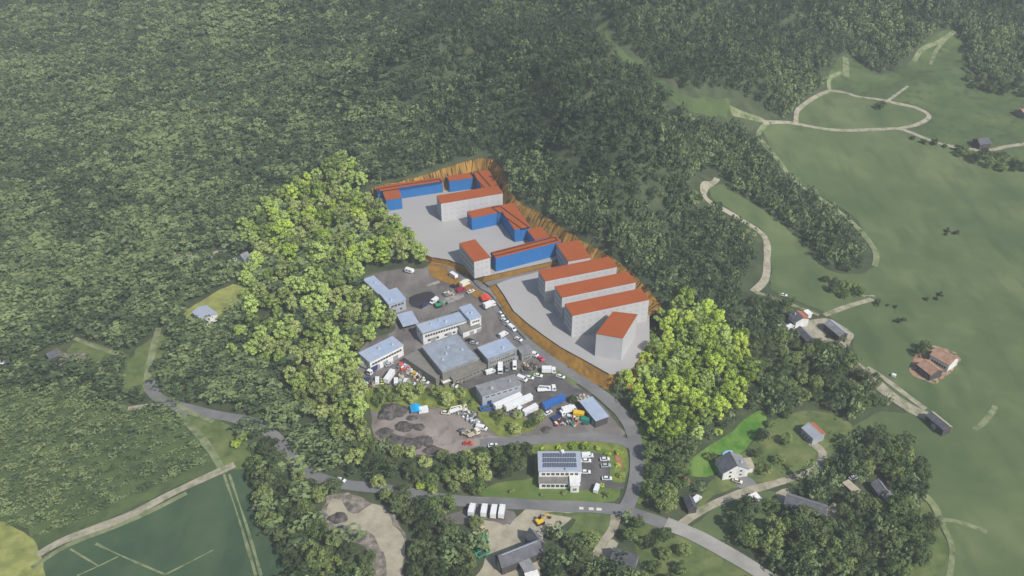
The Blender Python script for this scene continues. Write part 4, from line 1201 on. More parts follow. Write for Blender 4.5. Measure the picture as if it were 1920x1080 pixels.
def container(root, col, L=6.0, W=2.4, H=2.5):
    mb = MB().box(-L / 2, L / 2, -W / 2, W / 2, .02, H)
    mb.build("body", PAINT[col], root)
    r = MB()
    n = int(L / .5)
    for k in range(n):
        x = -L / 2 + .25 + k * L / n
        for s in (-1, 1): r.box(x - .1, x + .1, s * (W / 2 + .03) - .029, s * (W / 2 + .03) + .029, .2, H - .2)
    if L > 4.5: r.build("corrugation", PAINT[col], root)
    MB().box(-L / 2 - .05, -L / 2 - .005, -W / 2 + .1, -.03, .15, H - .15).box(-L / 2 - .05, -L / 2 - .005, .03, W / 2 - .1, .15, H - .15).build("door", PAINT[col], root)


def skip(root, col):
    mb = MB()
    for (x0, x1, y0, y1, X0, X1, Y0, Y1) in ((-2.6, 2.6, -1.0, 1.0, -3.1, 3.1, -1.2, 1.2),):
        o = [(x0, y0, .1), (x1, y0, .1), (x1, y1, .1), (x0, y1, .1), (X0, Y0, 1.7), (X1, Y0, 1.7), (X1, Y1, 1.7), (X0, Y1, 1.7)]
        i = [(x * .96, y * .93, z + (.12 if z < 1 else 0)) for x, y, z in o]
        mb.add(o + i, [(3, 2, 1, 0), (0, 1, 5, 4), (1, 2, 6, 5), (2, 3, 7, 6), (3, 0, 4, 7), (8, 9, 10, 11), (12, 13, 9, 8), (13, 14, 10, 9), (14, 15, 11, 10), (15, 12, 8, 11), (4, 5, 13, 12), (5, 6, 14, 13), (6, 7, 15, 14), (7, 4, 12, 15)])
    mb.build("body", PAINT[col], root)
    MB().box(-3.2, -3.0, -1.25, 1.25, 1.705, 1.8).box(3.0, 3.2, -1.25, 1.25, 1.705, 1.8).build("rim", PAINT["grey"], root)
    MB().box(-1.9, 1.9, -.8, .8, .9, 1.3).build("cargo", M["soil"], root, .2)


def digger(root, col):
    for s in (-1, 1):
        MB().prism([(-1.6, .1), (1.6, .1), (1.9, .5), (1.6, .85), (-1.6, .85), (-1.9, .5)], s * 1.0 - .3, s * 1.0 + .3).build("track", M["tyre"], root)
    MB().box(-1.7, 1.2, -1.2, 1.2, .95, 2.0).build("body", PAINT[col], root, .12)
    MB().box(-.3, 1.0, .1, 1.15, 2.005, 3.0).build("cab", PAINT["black"], root, .08)
    MB().bar((1.1, -.3, 1.7), (3.6, -.3, 3.9), .42).bar((3.6, -.3, 3.9), (5.0, -.3, 1.6), .34).build("arm", PAINT[col], root)
    MB().prism([(4.6, 1.5), (5.3, 1.5), (5.1, .5), (4.4, .6)], -.9, .3).build("bucket", M["steel"], root)


def crane_truck(root, col):
    lorry(root, col, "white", 9.0, flat=True)
    MB().box(1.0, 1.9, -.6, .6, 1.09, 2.6).bar((1.4, 0, 2.6), (-3.6, 0, 3.4), .4).bar((-3.6, 0, 3.4), (-4.4, 0, 1.6), .3).build("crane_arm", PAINT[col], root)


def tent(root, col):
    MB().prism([(-2.4, 2.0), (2.4, 2.0), (2.4, 2.1), (0, 3.2), (-2.4, 2.1)], -2.4, 2.4).build("canopy", PAINT[col], root)
    for sx in (-1, 1):
        for sy in (-1, 1):
            MB().box(sx * 2.2 - .06, sx * 2.2 + .06, sy * 2.2 - .06, sy * 2.2 + .06, 0, 1.995).build("pole", M["alu"], root)


def caravan(root, col):
    MB().prism([(-2.6, .5), (2.4, .5), (2.7, 1.2), (2.3, 2.6), (-2.4, 2.65), (-2.7, 1.6)], -1.1, 1.1).build("body", PAINT[col], root, .12)
    MB().box(-1.6, -.6, -1.13, -1.105, 1.4, 2.1).box(.2, 1.4, -1.13, -1.105, 1.4, 2.1).box(-1.6, 1.4, 1.105, 1.13, 1.4, 2.1).build("windows", M["glass"], root)
    wheels(root, (-.3,), 1.0, .35)
    MB().bar((2.5, 0, .6), (3.8, 0, .5), .14).build("drawbar", M["steel"], root)


def scrap(root, col, n=26, r=3.6, cols=("white", "grey", "silver", "orange", "blue", "steel", "black", "beige")):
    """jumble of pallets, crates and machine parts: one heap"""
    names = list(cols)
    mb = MB()
    rr = random.Random(int(root.location.x * 13 + root.location.y))
    for k in range(n):
        a, d = rr.random() * 6.28, rr.random() ** .7 * r
        x, y = d * math.cos(a) * 1.4, d * math.sin(a)
        sx, sy, sz = rr.uniform(.25, 1.1), rr.uniform(.2, .7), rr.uniform(.12, .6)
        z = max(0, 1 - d / r) * rr.uniform(0, 1.0)
        T = Matrix.Translation((x, y, z + sz)) @ Matrix.Rotation(rr.random() * 3.1, 4, "Z") @ Matrix.Rotation(rr.uniform(-.3, .3), 4, "X")
        mb.box(-sx, sx, -sy, sy, -sz, sz, rr.randrange(len(names)), T)
    mb.build("jumble", [PAINT[c] if c in PAINT else M[c] for c in names], root)


def heap_mesh(r, h, seed):
    n, m = 26, 9
    V, F = [(0, 0, h)], []
    for j in range(1, m + 1):
        t = j / m
        for i in range(n):
            a = 2 * math.pi * i / n
            w = 1 + .5 * float(vnoise(np.array(math.cos(a) * 1.6 + seed), np.array(math.sin(a) * 1.6 + seed), 41)) + .3 * float(vnoise(np.array(math.cos(a) * 4 + seed), np.array(math.sin(a) * 4 + t * 3), 42))
            z = h * (1 - t) ** .8 * (1 + .5 * float(vnoise(np.array(a * 2.2 + seed), np.array(t * 5.0), 43)))
            V.append((r * t * w * math.cos(a), r * .75 * t * w * math.sin(a), z - (.5 if j == m else 0)))
    F += [(0, 1 + i, 1 + (i + 1) % n) for i in range(n)]
    for j in range(m - 1):
        b = 1 + j * n
        F += [(b + i, b + n + i, b + n + (i + 1) % n, b + (i + 1) % n) for i in range(n)]
    me = bpy.data.meshes.new("soil_heap")
    me.from_pydata(V, [], F)
    me.materials.append(M["soil"])
    return me


KIT = dict(car=(car, "car"), van=(van, "van"), lorry=(lorry, "lorry"), trailer=(trailer, "trailer"), container=(container, "container"), skip=(skip, "skip"), digger=(digger, "excavator"),
           crane=(crane_truck, "crane truck"), tent=(tent, "tent"), caravan=(caravan, "caravan"), scrap=(scrap, "scrap heap"))
NAMES = dict(car="parked_car", van="parked_van", lorry="lorry", trailer="box_trailer", container="shipping_container", skip="open_skip", digger="excavator", crane="crane_truck", tent="market_tent", caravan="caravan", scrap="scrap_heap")
GRP = dict(car="cars parked around the site", van="vans parked around the site", lorry="lorries on the works yard", trailer="box trailers on the works yard", container="containers on the works yard", skip="green skips in the farm yard", scrap="scrap heaps on the works yard", caravan="caravans along the yard edge")
# kind, pixel, second pixel towards which it points, colour, label, extra
THINGS = [
    ("caravan", 768, 512, 790, 519, "white", "white caravan alone at the top end of the works yard, next to the grove", {}),
    ("caravan", 851, 521, 862, 528, "white", "small white caravan on the ochre verge beside the access road", {}),
    ("lorry", 872, 537, 884, 528, "cream", "cream lorry parked on the ochre verge with a crimson van in front", dict(box="cream", length=6.5)),
    ("van", 865, 547, 876, 543, "maroon", "crimson van parked in front of a cream lorry by the ochre verge", {}),
    ("car", 883, 549, 893, 544, "white", "white car right of the crimson van by the ochre verge", {}),
    ("car", 852, 540, 862, 543, "black", "black car on the open asphalt left of the crimson van", {}),
    ("tent", 911, 565, 922, 562, "orange", "orange-red tent beside the white lorry near the lane corner", {}),
    ("lorry", 918, 577, 932, 570, "white", "white lorry below the orange-red tent", dict(length=7)),
    ("car", 940, 592, 944, 597, "white", "white car topmost in the line along the access road, below the lorry by the tent", {}),
    ("car", 947, 604, 955, 608, "white", "white car second in the line along the access road, counted from the tent", {}),
    ("van", 960, 619, 970, 627, "white", "white van third in the line along the access road, the longest of them", {}),
    ("van", 944, 631, 952, 626, "white", "white van against the back wall of the workshop with the pale blue roof", {}),
    ("car", 972, 639, 980, 643, "white", "white car last in the line along the access road, behind the gate office", {}),
    ("car", 797, 574, 806, 570, "navy", "dark blue car at the lower edge of the shadow patch painted on the asphalt", {}),
    ("van", 814, 568, 806, 574, "white", "white van standing on the corner of the shadow patch painted on the asphalt", {}),
    ("digger", 822, 576, 832, 573, "green", "green excavator beside the white van at the shadow patch painted on the asphalt", {}),
    ("car", 882, 641, 892, 643, "black", "black car in the gap between the long white building and the largest hall", {}),
    ("car", 889, 646, 900, 648, "silver", "silver car in the gap behind the largest hall, beside a black one", {}),
    ("van", 1000, 668, 1010, 672, "white", "white van by the gate office at the end of the workshop row", {}),
    ("car", 1013, 675, 1018, 679, "pink", "pink-red car at the edge of the access road by the gate office", {}),
    ("lorry", 938, 697, 938, 706, "white", "white lorry parked nose-out below the workshop wing, left of its twin", dict(length=6)),
    ("van", 965, 690, 965, 700, "white", "white van parked nose-out below the workshop wing, right of a small lorry", {}),
    ("car", 950, 694, 951, 702, "grey", "grey car between the white lorry and white van below the workshop wing", {}),
    ("scrap", 991, 691, 1000, 689, "steel", "brown scrap heap on the bank right of the white van", dict(cols=("steel", "beige", "steel", "grey"), n=22)),
    ("van", 920, 701, 928, 698, "white", "white van close under the front eaves of the largest hall", {}),
    # lower left yard
    ("lorry", 686, 690, 696, 694, "white", "white lorry at the left end of the depot building", dict(length=6)),
    ("lorry", 699, 699, 690, 708, "white", "white lorry with a navy box in front of the depot building", dict(box="navy", length=6.5)),
    ("van", 705, 690, 697, 698, "white", "white van tight against the depot building's front", {}),
    ("car", 727, 679, 737, 674, "silver", "silver car in front of the depot building, upper of two", {}),
    ("car", 730, 686, 740, 681, "silver", "silver car in front of the depot building, lower of two", {}),
    ("car", 688, 714, 698, 711, "navy", "dark blue car beside the grove at the lower left yard corner", {}),
    ("van", 708, 717, 708, 708, "white", "white van at the left end of the row above the hedge trees", {}),
    ("car", 717, 718, 717, 709, "lemon", "pale yellow car second in the row above the hedge trees", {}),
    ("trailer", 731, 714, 738, 703, "white", "white box trailer longest in the row above the hedge trees", dict(length=8)),
    ("van", 743, 719, 743, 709, "white", "white van right of the box trailer in the row above the hedge trees", {}),
    ("van", 751, 721, 752, 711, "silver", "silver van between two white vans in the row above the hedge trees", {}),
    ("van", 761, 720, 764, 710, "white", "white van next to last in the row above the hedge trees", {}),
    ("car", 772, 724, 780, 722, "white", "white car at the right end of the row above the hedge trees", {}),
    ("scrap", 764, 691, 774, 694, "x", "colourful scrap heap with blue and orange pieces beside the lean-to", dict(cols=("skyblue", "orange", "white", "steel", "beige", "silver", "grey"), n=34)),
    ("scrap", 772, 702, 780, 704, "x", "yellowish scrap heap below the colourful one beside the lean-to", dict(cols=("yellow", "beige", "tan_roof", "white", "steel", "grey"), n=24, r=2.8)),
    ("car", 797, 719, 806, 722, "white", "white car in front of the bottom corner of the lean-to", {}),
    ("scrap", 786, 711, 794, 712, "x", "small pale scrap heap between the lean-to and the white car", dict(cols=("white", "beige", "steel"), n=14, r=2)),
    # lower right yard
    ("van", 979, 714, 987, 718, "white", "white van at the right end wall of the grey-blue vehicle hall", {}),
    ("car", 993, 711, 1001, 713, "white", "white car second in the arc along the grass bank, beside the hall-end van", {}),
    ("car", 1009, 707, 1018, 709, "white", "white car in the middle of the arc along the grass bank", {}),
    ("lorry", 1029, 700, 1040, 700, "white", "white lorry at the top of the arc along the grass bank", dict(length=7)),
    ("car", 1051, 709, 1060, 712, "white", "white car last in the arc along the grass bank, nearest the access road", {}),
    ("crane", 1025, 734, 1040, 733, "white", "white crane truck standing alone in the middle of the asphalt court", {}),
    ("trailer", 952, 761, 972, 751, "white", "long white articulated lorry trailer nearest the grey-blue hall", dict(length=15)),
    ("trailer", 972, 763, 992, 753, "white", "long white articulated lorry trailer on the outer side of its twin", dict(length=15)),
    ("container", 994, 773, 1006, 766, "white", "white container half hidden behind a tree in the lower yard", dict(L=8)),
    ("lorry", 968, 771, 980, 776, "white", "white flatbed lorry between the trailers and the lower shrubs", dict(box="grey", length=6, flat=True)),
    ("trailer", 1038, 762, 1056, 753, "blue", "bright blue trailer in the middle of the lower yard", dict(length=12)),
    ("lorry", 1066, 774, 1078, 770, "white", "white box lorry right of the navy flatbed in the lower yard", dict(length=7)),
    ("lorry", 1046, 784, 1060, 778, "white", "white flatbed lorry with a navy load below the bright blue trailer", dict(box="navy", length=7, flat=True)),
    ("car", 1028, 777, 1036, 772, "white", "white car left of the navy flatbed in the lower yard", {}),
    ("container", 1085, 781, 1095, 783, "yellow", "yellow container left of the roadside shed", dict(L=5)),
    ("container", 1097, 793, 1104, 795, "teal", "teal container in front of the roadside shed", dict(L=4)),
    ("scrap", 1080, 792, 1090, 792, "x", "scrap heap with teal and orange pieces below the yellow container", dict(cols=("teal", "orange", "white", "grey", "steel", "beige"), n=28, r=3)),
    ("scrap", 1050, 793, 1060, 795, "x", "greyish scrap heap at the lower edge of the yard, left of the teal one", dict(cols=("white", "grey", "beige", "steel", "maroon"), n=26, r=3)),
    ("scrap", 1092, 750, 1084, 754, "x", "grey rubble heap at the back of the roadside shed", dict(cols=("grey", "silver", "beige"), n=30, r=2.6)),
    ("container", 919, 756, 926, 753, "navy", "dark blue container at the corner of the grey-blue hall", dict(L=4)),
    ("skip", 912, 769, 920, 767, "blue", "bright blue skip beside the shrubs left of the white trailers", {}),
    ("tent", 780, 773, 790, 771, "cyan", "bright cyan tent at the top of the dirt lot", {}),
    ("container", 794, 773, 803, 771, "white", "white container touching the bright cyan tent on the dirt lot", dict(L=4.5)),
    ("car", 836, 777, 846, 778, "cream", "cream car by the hedge on the dirt lot, right of the white container", {}),
    ("crane", 859, 771, 872, 766, "cream", "cream crane truck under the hedge trees of the dirt lot", {}),
    ("scrap", 880, 783, 890, 780, "x", "white and grey scrap heap at the right edge of the dirt lot, upper of two", dict(cols=("white", "grey", "silver", "steel"), n=34, r=3.2)),
    ("scrap", 886, 793, 890, 792, "x", "grey scrap heap at the right edge of the dirt lot, lower of two", dict(cols=("silver", "grey", "white"), n=20, r=2.4)),
    ("van", 903, 806, 914, 809, "white", "white van on the right edge of the dirt lot below the scrap heaps", {}),
    ("lorry", 888, 817, 898, 812, "cream", "cream flatbed lorry below the white van on the dirt lot", dict(box="beige", length=6, flat=True)),
    ("car", 878, 834, 890, 834, "orange", "orange-red car at the lower edge of the dirt lot", {}),
    ("car", 924, 838, 934, 837, "white", "white car by the yard road above the lower tree belt", {}),
    ("scrap", 858, 722, 866, 718, "x", "pale scrap heap in the mud strip below the largest hall", dict(cols=("beige", "white", "steel", "grey"), n=20, r=2.4)),
    ("scrap", 700, 723, 708, 723, "x", "flat pale scrap heap at the lower left corner of the works yard", dict(cols=("white", "beige", "grey", "steel"), n=26, r=2.6)),
    ("scrap", 752, 706, 760, 704, "x", "low grey scrap heap above the row of vans by the hedge trees", dict(cols=("grey", "steel", "beige"), n=16, r=2)),
    ("scrap", 1062, 785, 1070, 784, "x", "grey scrap heap between the flatbed with the navy load and the yellow container", dict(cols=("grey", "white", "steel", "silver", "navy"), n=24, r=2.4)),
    ("scrap", 868, 774, 876, 776, "x", "pale scrap heap beside the crane truck under the hedge trees", dict(cols=("beige", "grey", "white", "steel"), n=22, r=2.6)),
    ("scrap", 872, 812, 880, 810, "x", "beige scrap heap left of the cream flatbed on the dirt lot", dict(cols=("beige", "steel", "grey"), n=18, r=2.2)),
    ("scrap", 842, 553, 850, 551, "x", "low pale scrap heap on the dusty asphalt above the long white building", dict(cols=("white", "beige", "grey"), n=14, r=2.2)),
    ("scrap", 1070, 765, 1078, 762, "x", "small grey scrap heap behind the white box lorry", dict(cols=("grey", "silver", "steel"), n=14, r=1.8)),
    # solar house parking
    ("van", 1101, 858, 1112, 857, "white", "white van parked by the solar house, topmost on its side of the court", {}),
    ("car", 1099, 867, 1110, 867, "white", "white car parked by the solar house, below the topmost van", {}),
    ("car", 1098, 888, 1109, 888, "white", "white car parked by the solar house, lowest on its side of the court", {}),
    ("car", 1134, 864, 1145, 863, "white", "white car on the grass side of the parking court, topmost", {}),
    ("car", 1136, 876, 1147, 875, "silver", "silver car on the grass side of the parking court, below a white one", {}),
    ("car", 1138, 900, 1149, 900, "white", "white car on the grass side of the parking court, lowest", {}),
    ("van", 1119, 919, 1122, 911, "white", "white van parked on the lawn edge at the mouth of the parking court", {}),
    # lower edge
    ("lorry", 885, 962, 888, 950, "white", "white lorry leftmost of the trucks parked below the main road", dict(length=6)),
    ("lorry", 908, 963, 910, 951, "white", "white lorry in the middle of the trucks parked below the main road", dict(length=6)),
    ("lorry", 926, 965, 928, 953, "white", "white lorry second from the right among the trucks below the main road", dict(length=6.5)),
    ("lorry", 941, 965, 943, 953, "white", "white lorry rightmost of the trucks parked below the main road", dict(length=6.5)),
    ("skip", 902, 1017, 913, 1010, "green", "green skip uppermost in the column beside the farm yard", {}),
    ("skip", 903, 1027, 914, 1020, "green", "green skip in the middle of the column beside the farm yard", {}),
    ("skip", 905, 1041, 914, 1036, "green", "green skip lowest in the column beside the farm yard", {}),
    ("lorry", 895, 1002, 906, 994, "beige", "beige flatbed lorry above the green skips", dict(box="beige", length=7, flat=True)),
    ("digger", 1012, 982, 1020, 978, "yellow", "yellow excavator on the sandy farm yard above the cross barn", {}),
    ("car", 1284, 902, 1290, 906, "red", "bright red car under the roadside trees above the black shed", {}),
    ("van", 1305, 940, 1310, 936, "white", "white van against the black shed near the junction", {}),
    ("car", 1382, 905, 1390, 908, "cream", "cream car on the court in front of the ridged-roof house", {}),
    ("car", 1600, 899, 1606, 897, "white", "white car behind the tan-roofed shed in the hamlet", {}),
    ("car", 1557, 982, 1564, 985, "white", "white car on the sandy patch at the end of the dark hamlet barn", {}),
    ("van", 1480, 617, 1487, 613, "white", "white van on the gravel court left of the low farm barn", {}),
    ("car", 1468, 556, 1476, 558, "white", "white car on the grass above the red-roofed farmhouse", {}),
    ("car", 1556, 632, 1562, 628, "black", "black car on the gravel court below the meadow barn", {}),
    ("container", 1675, 707, 1680, 709, "white", "tiny white tank alone on the meadow beside the gravel drive", dict(L=2, W=1.6, H=1.3)),
    ("car", 440, 491, 448, 490, "white", "white car on the forest track left of the grey-roofed forest house", {}),
    ("car", 640, 903, 650, 906, "white", "white car on the main road where it leaves the shade", {}),
]
FOOT = []
for kind, u, v, u2, v2, col, label, kw in THINGS:
    p, q = G(u, v), G(u2, v2)
    fn, cat = KIT[kind]
    root = tag(empty(NAMES[kind], (p.x, p.y, p.z + (.5 if kind != "x" else 0)), math.atan2(q.y - p.y, q.x - p.x)), label, cat, GRP.get(kind))
    fn(root, col, **kw)
    FOOT.append((p.x, p.y))

for u, v, r_, h_, label in ((736, 771, 8, 3.2, "broad dark heap under the grove at the top left of the dirt lot"), (757, 801, 5, 2.2, "round dark heap alone in the middle of the dirt lot"),
                            (784, 801, 3.2, 1.2, "small dark heap right of the round one on the dirt lot"), (722, 812, 4.5, 1.8, "grey heap at the left edge of the dirt lot"),
                            (740, 827, 6, 2.0, "grey long heap near the lower left of the dirt lot"), (770, 831, 5, 2.2, "dark heap in the middle of the lower row of heaps"),
                            (797, 827, 5, 2.4, "black peaked heap at the right of the lower row of heaps"), (812, 845, 4.5, 1.6, "dark heap lowest on the dirt lot, against the tree belt"),
                            (772, 784, 2.8, 1.0, "low brown heap just below the cyan tent"), (1026, 806, 3.0, 1.2, "black heap beside the yard road below the lower yard"), (635, 972, 4, 1.6, "grey boulder heap on the quarry sand")):
    p = G(u, v)
    o = link("soil_heap", heap_mesh(r_, h_, random.random() * 50))
    o.location = (p.x, p.y, p.z + .25)
    tag(o, label, "heap", "heaps of soil on the dirt lot")
# pale blue garden pool
p = G(1364, 853)
root = tag(empty("garden_pool", p, R(30)), "pale blue oval pool on the bright grass behind the ridged-roof house", "pool")
mb = MB(); n = 20
ring = [(2.9 * math.cos(6.2832 * i / n), 1.7 * math.sin(6.2832 * i / n)) for i in range(n)]
mb.poly(ring, -.3, 1.0); mb.build("rim", PAINT["skyblue"], root)
MB().poly([(x * .93, y * .9) for x, y in ring], 1.003, 1.05).build("water", PAINT["skyblue"], root)
# grey gas tank by the bank
p = G(1124, 722)
root = tag(empty("round_tank", p), "round dark blue-grey tank at the foot of the ochre bank beside the road", "tank")
MB().cyl((0, 0, 1.2), 2.3, 2.8, "z", 20).build("body", M["wall_dark"], root)
MB().cyl((0, 0, 2.75), 2.35, .3, "z", 20, 0, .4).build("lid", M["dark_roof"], root)
# ------------------------------------------------------------------ trees
def crown_arrays(rng, lobes, leaves, leaf, rx, rz, z0, lobe_r=(.28, .42), conic=False, up=.25):
    """leaf-sized quads on the outside of many small clumps spread over a crown"""
    C, Rr = [], []
    for k in range(lobes):
        while True:
            p = rng.uniform(-1, 1, 3)
            d = np.linalg.norm(p)
            if d <= 1: break
        p = p / max(d, 1e-6) * (d ** .45) * .78
        if conic:
            t = (p[2] + 1) / 2
            s = 1.05 * (1 - t) ** .8 + .08
            C.append((p[0] * rx * s, p[1] * rx * s, z0 + rz * 2 * t))
            Rr.append(rx * rng.uniform(*lobe_r) * (s * .7 + .35))
        else:
            C.append((p[0] * rx, p[1] * rx, z0 + rz * (1 + p[2])))
            Rr.append(rx * rng.uniform(*lobe_r))
    C, Rr = np.array(C), np.array(Rr)
    n = lobes * leaves
    li = np.repeat(np.arange(lobes), leaves)
    d = rng.normal(size=(n, 3))
    d[:, 2] = np.abs(d[:, 2]) * .9 - .25
    d /= np.linalg.norm(d, axis=1)[:, None]
    P = C[li] + d * Rr[li][:, None] * rng.uniform(.75, 1.05, n)[:, None] * np.array([1, 1, .85])
    N = d + rng.normal(size=(n, 3)) * .38 + np.array([0, 0, up])
    N /= np.linalg.norm(N, axis=1)[:, None]
    T = np.cross(N, rng.normal(size=(n, 3)))
    T /= np.linalg.norm(T, axis=1)[:, None]
    B = np.cross(N, T)
    s = leaf * rng.uniform(.6, 1.25, n)[:, None]
    a = rng.uniform(.55, .9, n)[:, None]
    V = np.stack([P - T * s, P - B * s * a, P + T * s, P + B * s * a], 1).reshape(-1, 3)
    F = np.arange(n * 4).reshape(n, 4)
    return V, F


def trunk_mesh(h, r, rng):
    """tapered bent trunk with a few limbs"""
    mb = MB()

    def limb(a, b, r0, r1):
        a, b = Vector(a), Vector(b)
        q = (b - a).to_track_quat("Z", "X")
        n = 6
        vs = []
        for p, rr in ((a, r0), (b, r1)):
            for i in range(n):
                t = 6.2832 * i / n
                vs.append(p + q @ Vector((rr * math.cos(t), rr * math.sin(t), 0)))
        mb.add(vs, [tuple(range(n))[::-1], tuple(range(n, 2 * n))] + [(i, (i + 1) % n, n + (i + 1) % n, n + i) for i in range(n)])
    p = (0, 0, -.8)
    for k in range(3):
        q = (rng.uniform(-.3, .3) * (k + 1) * .5, rng.uniform(-.3, .3) * (k + 1) * .5, h * (k + 1) / 3)
        limb(p, q, r * (1 - k * .27), r * (1 - (k + 1) * .27))
        if k:
            for j in range(2):
                a = rng.uniform(0, 6.28)
                limb(q, (q[0] + math.cos(a) * h * .22, q[1] + math.sin(a) * h * .22, q[2] + h * .2), r * .4, r * .12)
        p = q
    return mb.mesh("trunk", M["trunk"])


g_ = lambda *c: c
M["leaf_yellow"] = leaf_mat("yellow_green_leaves", g_(.13, .19, .05), g_(.56, .70, .21), clump=2.2, extra=g_(.36, .47, .12))
M["leaf_lime"] = leaf_mat("lime_leaves", g_(.12, .19, .035), g_(.60, .74, .13), clump=2.2, extra=g_(.38, .51, .08))
M["leaf_olive"] = leaf_mat("olive_leaves", g_(.13, .17, .06), g_(.50, .58, .21), clump=2.2, extra=g_(.31, .38, .12))
M["leaf_mid"] = leaf_mat("mid_green_leaves", g_(.07, .115, .045), g_(.28, .35, .12), clump=3, extra=g_(.15, .21, .07))
M["leaf_dark"] = leaf_mat("dark_green_leaves", g_(.045, .07, .036), g_(.17, .22, .09), clump=3.5, extra=g_(.10, .135, .058))
M["leaf_forest"] = leaf_mat("forest_leaves", g_(.035, .065, .034), g_(.25, .325, .14), "tint", clump=5, extra=g_(.105, .155, .075))

CROWNS = {}
rngT = np.random.default_rng(11)
for i in range(5):
    V, F = crown_arrays(rngT, 40, 40, .38, 4.3, 5.4, 1.2, (.17, .30))
    CROWNS["tall", i] = fast_mesh("crown", V, F, [M["leaf_yellow"]])
    V, F = crown_arrays(rngT, 34, 38, .38, 4.6, 3.7, 1.0, (.19, .32))
    CROWNS["round", i] = fast_mesh("crown", V, F, [M["leaf_yellow"]])
    V, F = crown_arrays(rngT, 9, 40, .32, 1.7, 1.2, .1, (.35, .5))
    CROWNS["bush", i] = fast_mesh("crown", V, F, [M["leaf_yellow"]])
TRUNKS = [trunk_mesh(8.5, .32, random.Random(5 + i)) for i in range(3)]
SHORT = [trunk_mesh(5.6, .28, random.Random(9 + i)) for i in range(3)]
STEM = [trunk_mesh(1.4, .1, random.Random(19 + i)) for i in range(2)]


def poisson(poly, spacing, maxn=999, seed=1, keep=None):
    r = random.Random(seed)
    xs, ys = [p[0] for p in poly], [p[1] for p in poly]
    area = (max(xs) - min(xs)) * (max(ys) - min(ys))
    pts = []
    for _ in range(int(area / spacing ** 2 * 14)):
        x, y = r.uniform(min(xs), max(xs)), r.uniform(min(ys), max(ys))
        if not inside(np.array([x]), np.array([y]), poly)[0]: continue
        if any((x - a) ** 2 + (y - b) ** 2 < spacing ** 2 for a, b in pts): continue
        if keep is not None and not keep(x, y): continue
        pts.append((x, y))
        if len(pts) >= maxn: break
    return pts


TREE_AT = []


def tree(name, x, y, kind, mat, s, label, group, rnd, cat="tree"):
    z = float(hz(x, y))
    root = tag(empty(name, (x, y, z), rnd.uniform(0, 6.28)), label, cat, group)
    i = rnd.randrange(5)
    c = link("crown", CROWNS[kind, i], root)
    c.scale = (s * rnd.uniform(.85, 1.1), s * rnd.uniform(.85, 1.1), s * rnd.uniform(.85, 1.15))
    c.material_slots[0].link = "OBJECT"
    c.material_slots[0].material = M[mat]
    t = link("trunk", {"tall": TRUNKS, "round": SHORT, "bush": STEM}[kind][i % len({"tall": TRUNKS, "round": SHORT, "bush": STEM}[kind])], root)
    t.scale = (s, s, s)
    TREE_AT.append((x, y, 4.0 * s))
    return root


BUILT = [(o.location.x, o.location.y, 9.0) for o in bpy.data.objects if o.parent is None and o.get("category") and o.get("category") in ("building", "house", "barn", "shed", "shelter", "annex", "hut", "canopy", "porch", "carport")]
HALLS = []
for o in list(bpy.data.objects):
    if o.name.split(".")[0] == "wall" and o.parent:
        bpy.context.view_layer.update()
        break
for o in list(bpy.data.objects):
    if o.name.split(".")[0] == "roof" and o.parent:
        HALLS.append([tuple((o.matrix_world @ Vector(k))[:2]) for k in (o.bound_box[0], o.bound_box[4], o.bound_box[7], o.bound_box[3])])


def free(x, y, m=2.5, cars=3.0, lanes=True):
    X, Y = np.array([x]), np.array([y])
    for h in HALLS:
        if abs(h[0][0] - x) < 60 and abs(h[0][1] - y) < 60:
            if inside(X, Y, h)[0] or edge_dist(X, Y, h)[0] < m: return False
    for a, b in FOOT:
        if (a - x) ** 2 + (b - y) ** 2 < cars ** 2: return False
    if lanes:
        for pts, w in LANES:
            if edge_dist(X, Y, pts, False)[0] < w: return False
    return True


PADS = [[(p.x, p.y) for p in PAD1_POLY], [(p.x, p.y) for p in PAD2_POLY]]
def off_pads(x, y, m=1.0):
    X, Y = np.array([x]), np.array([y])
    return not any(inside(X, Y, q)[0] or edge_dist(X, Y, q)[0] < m for q in PADS)


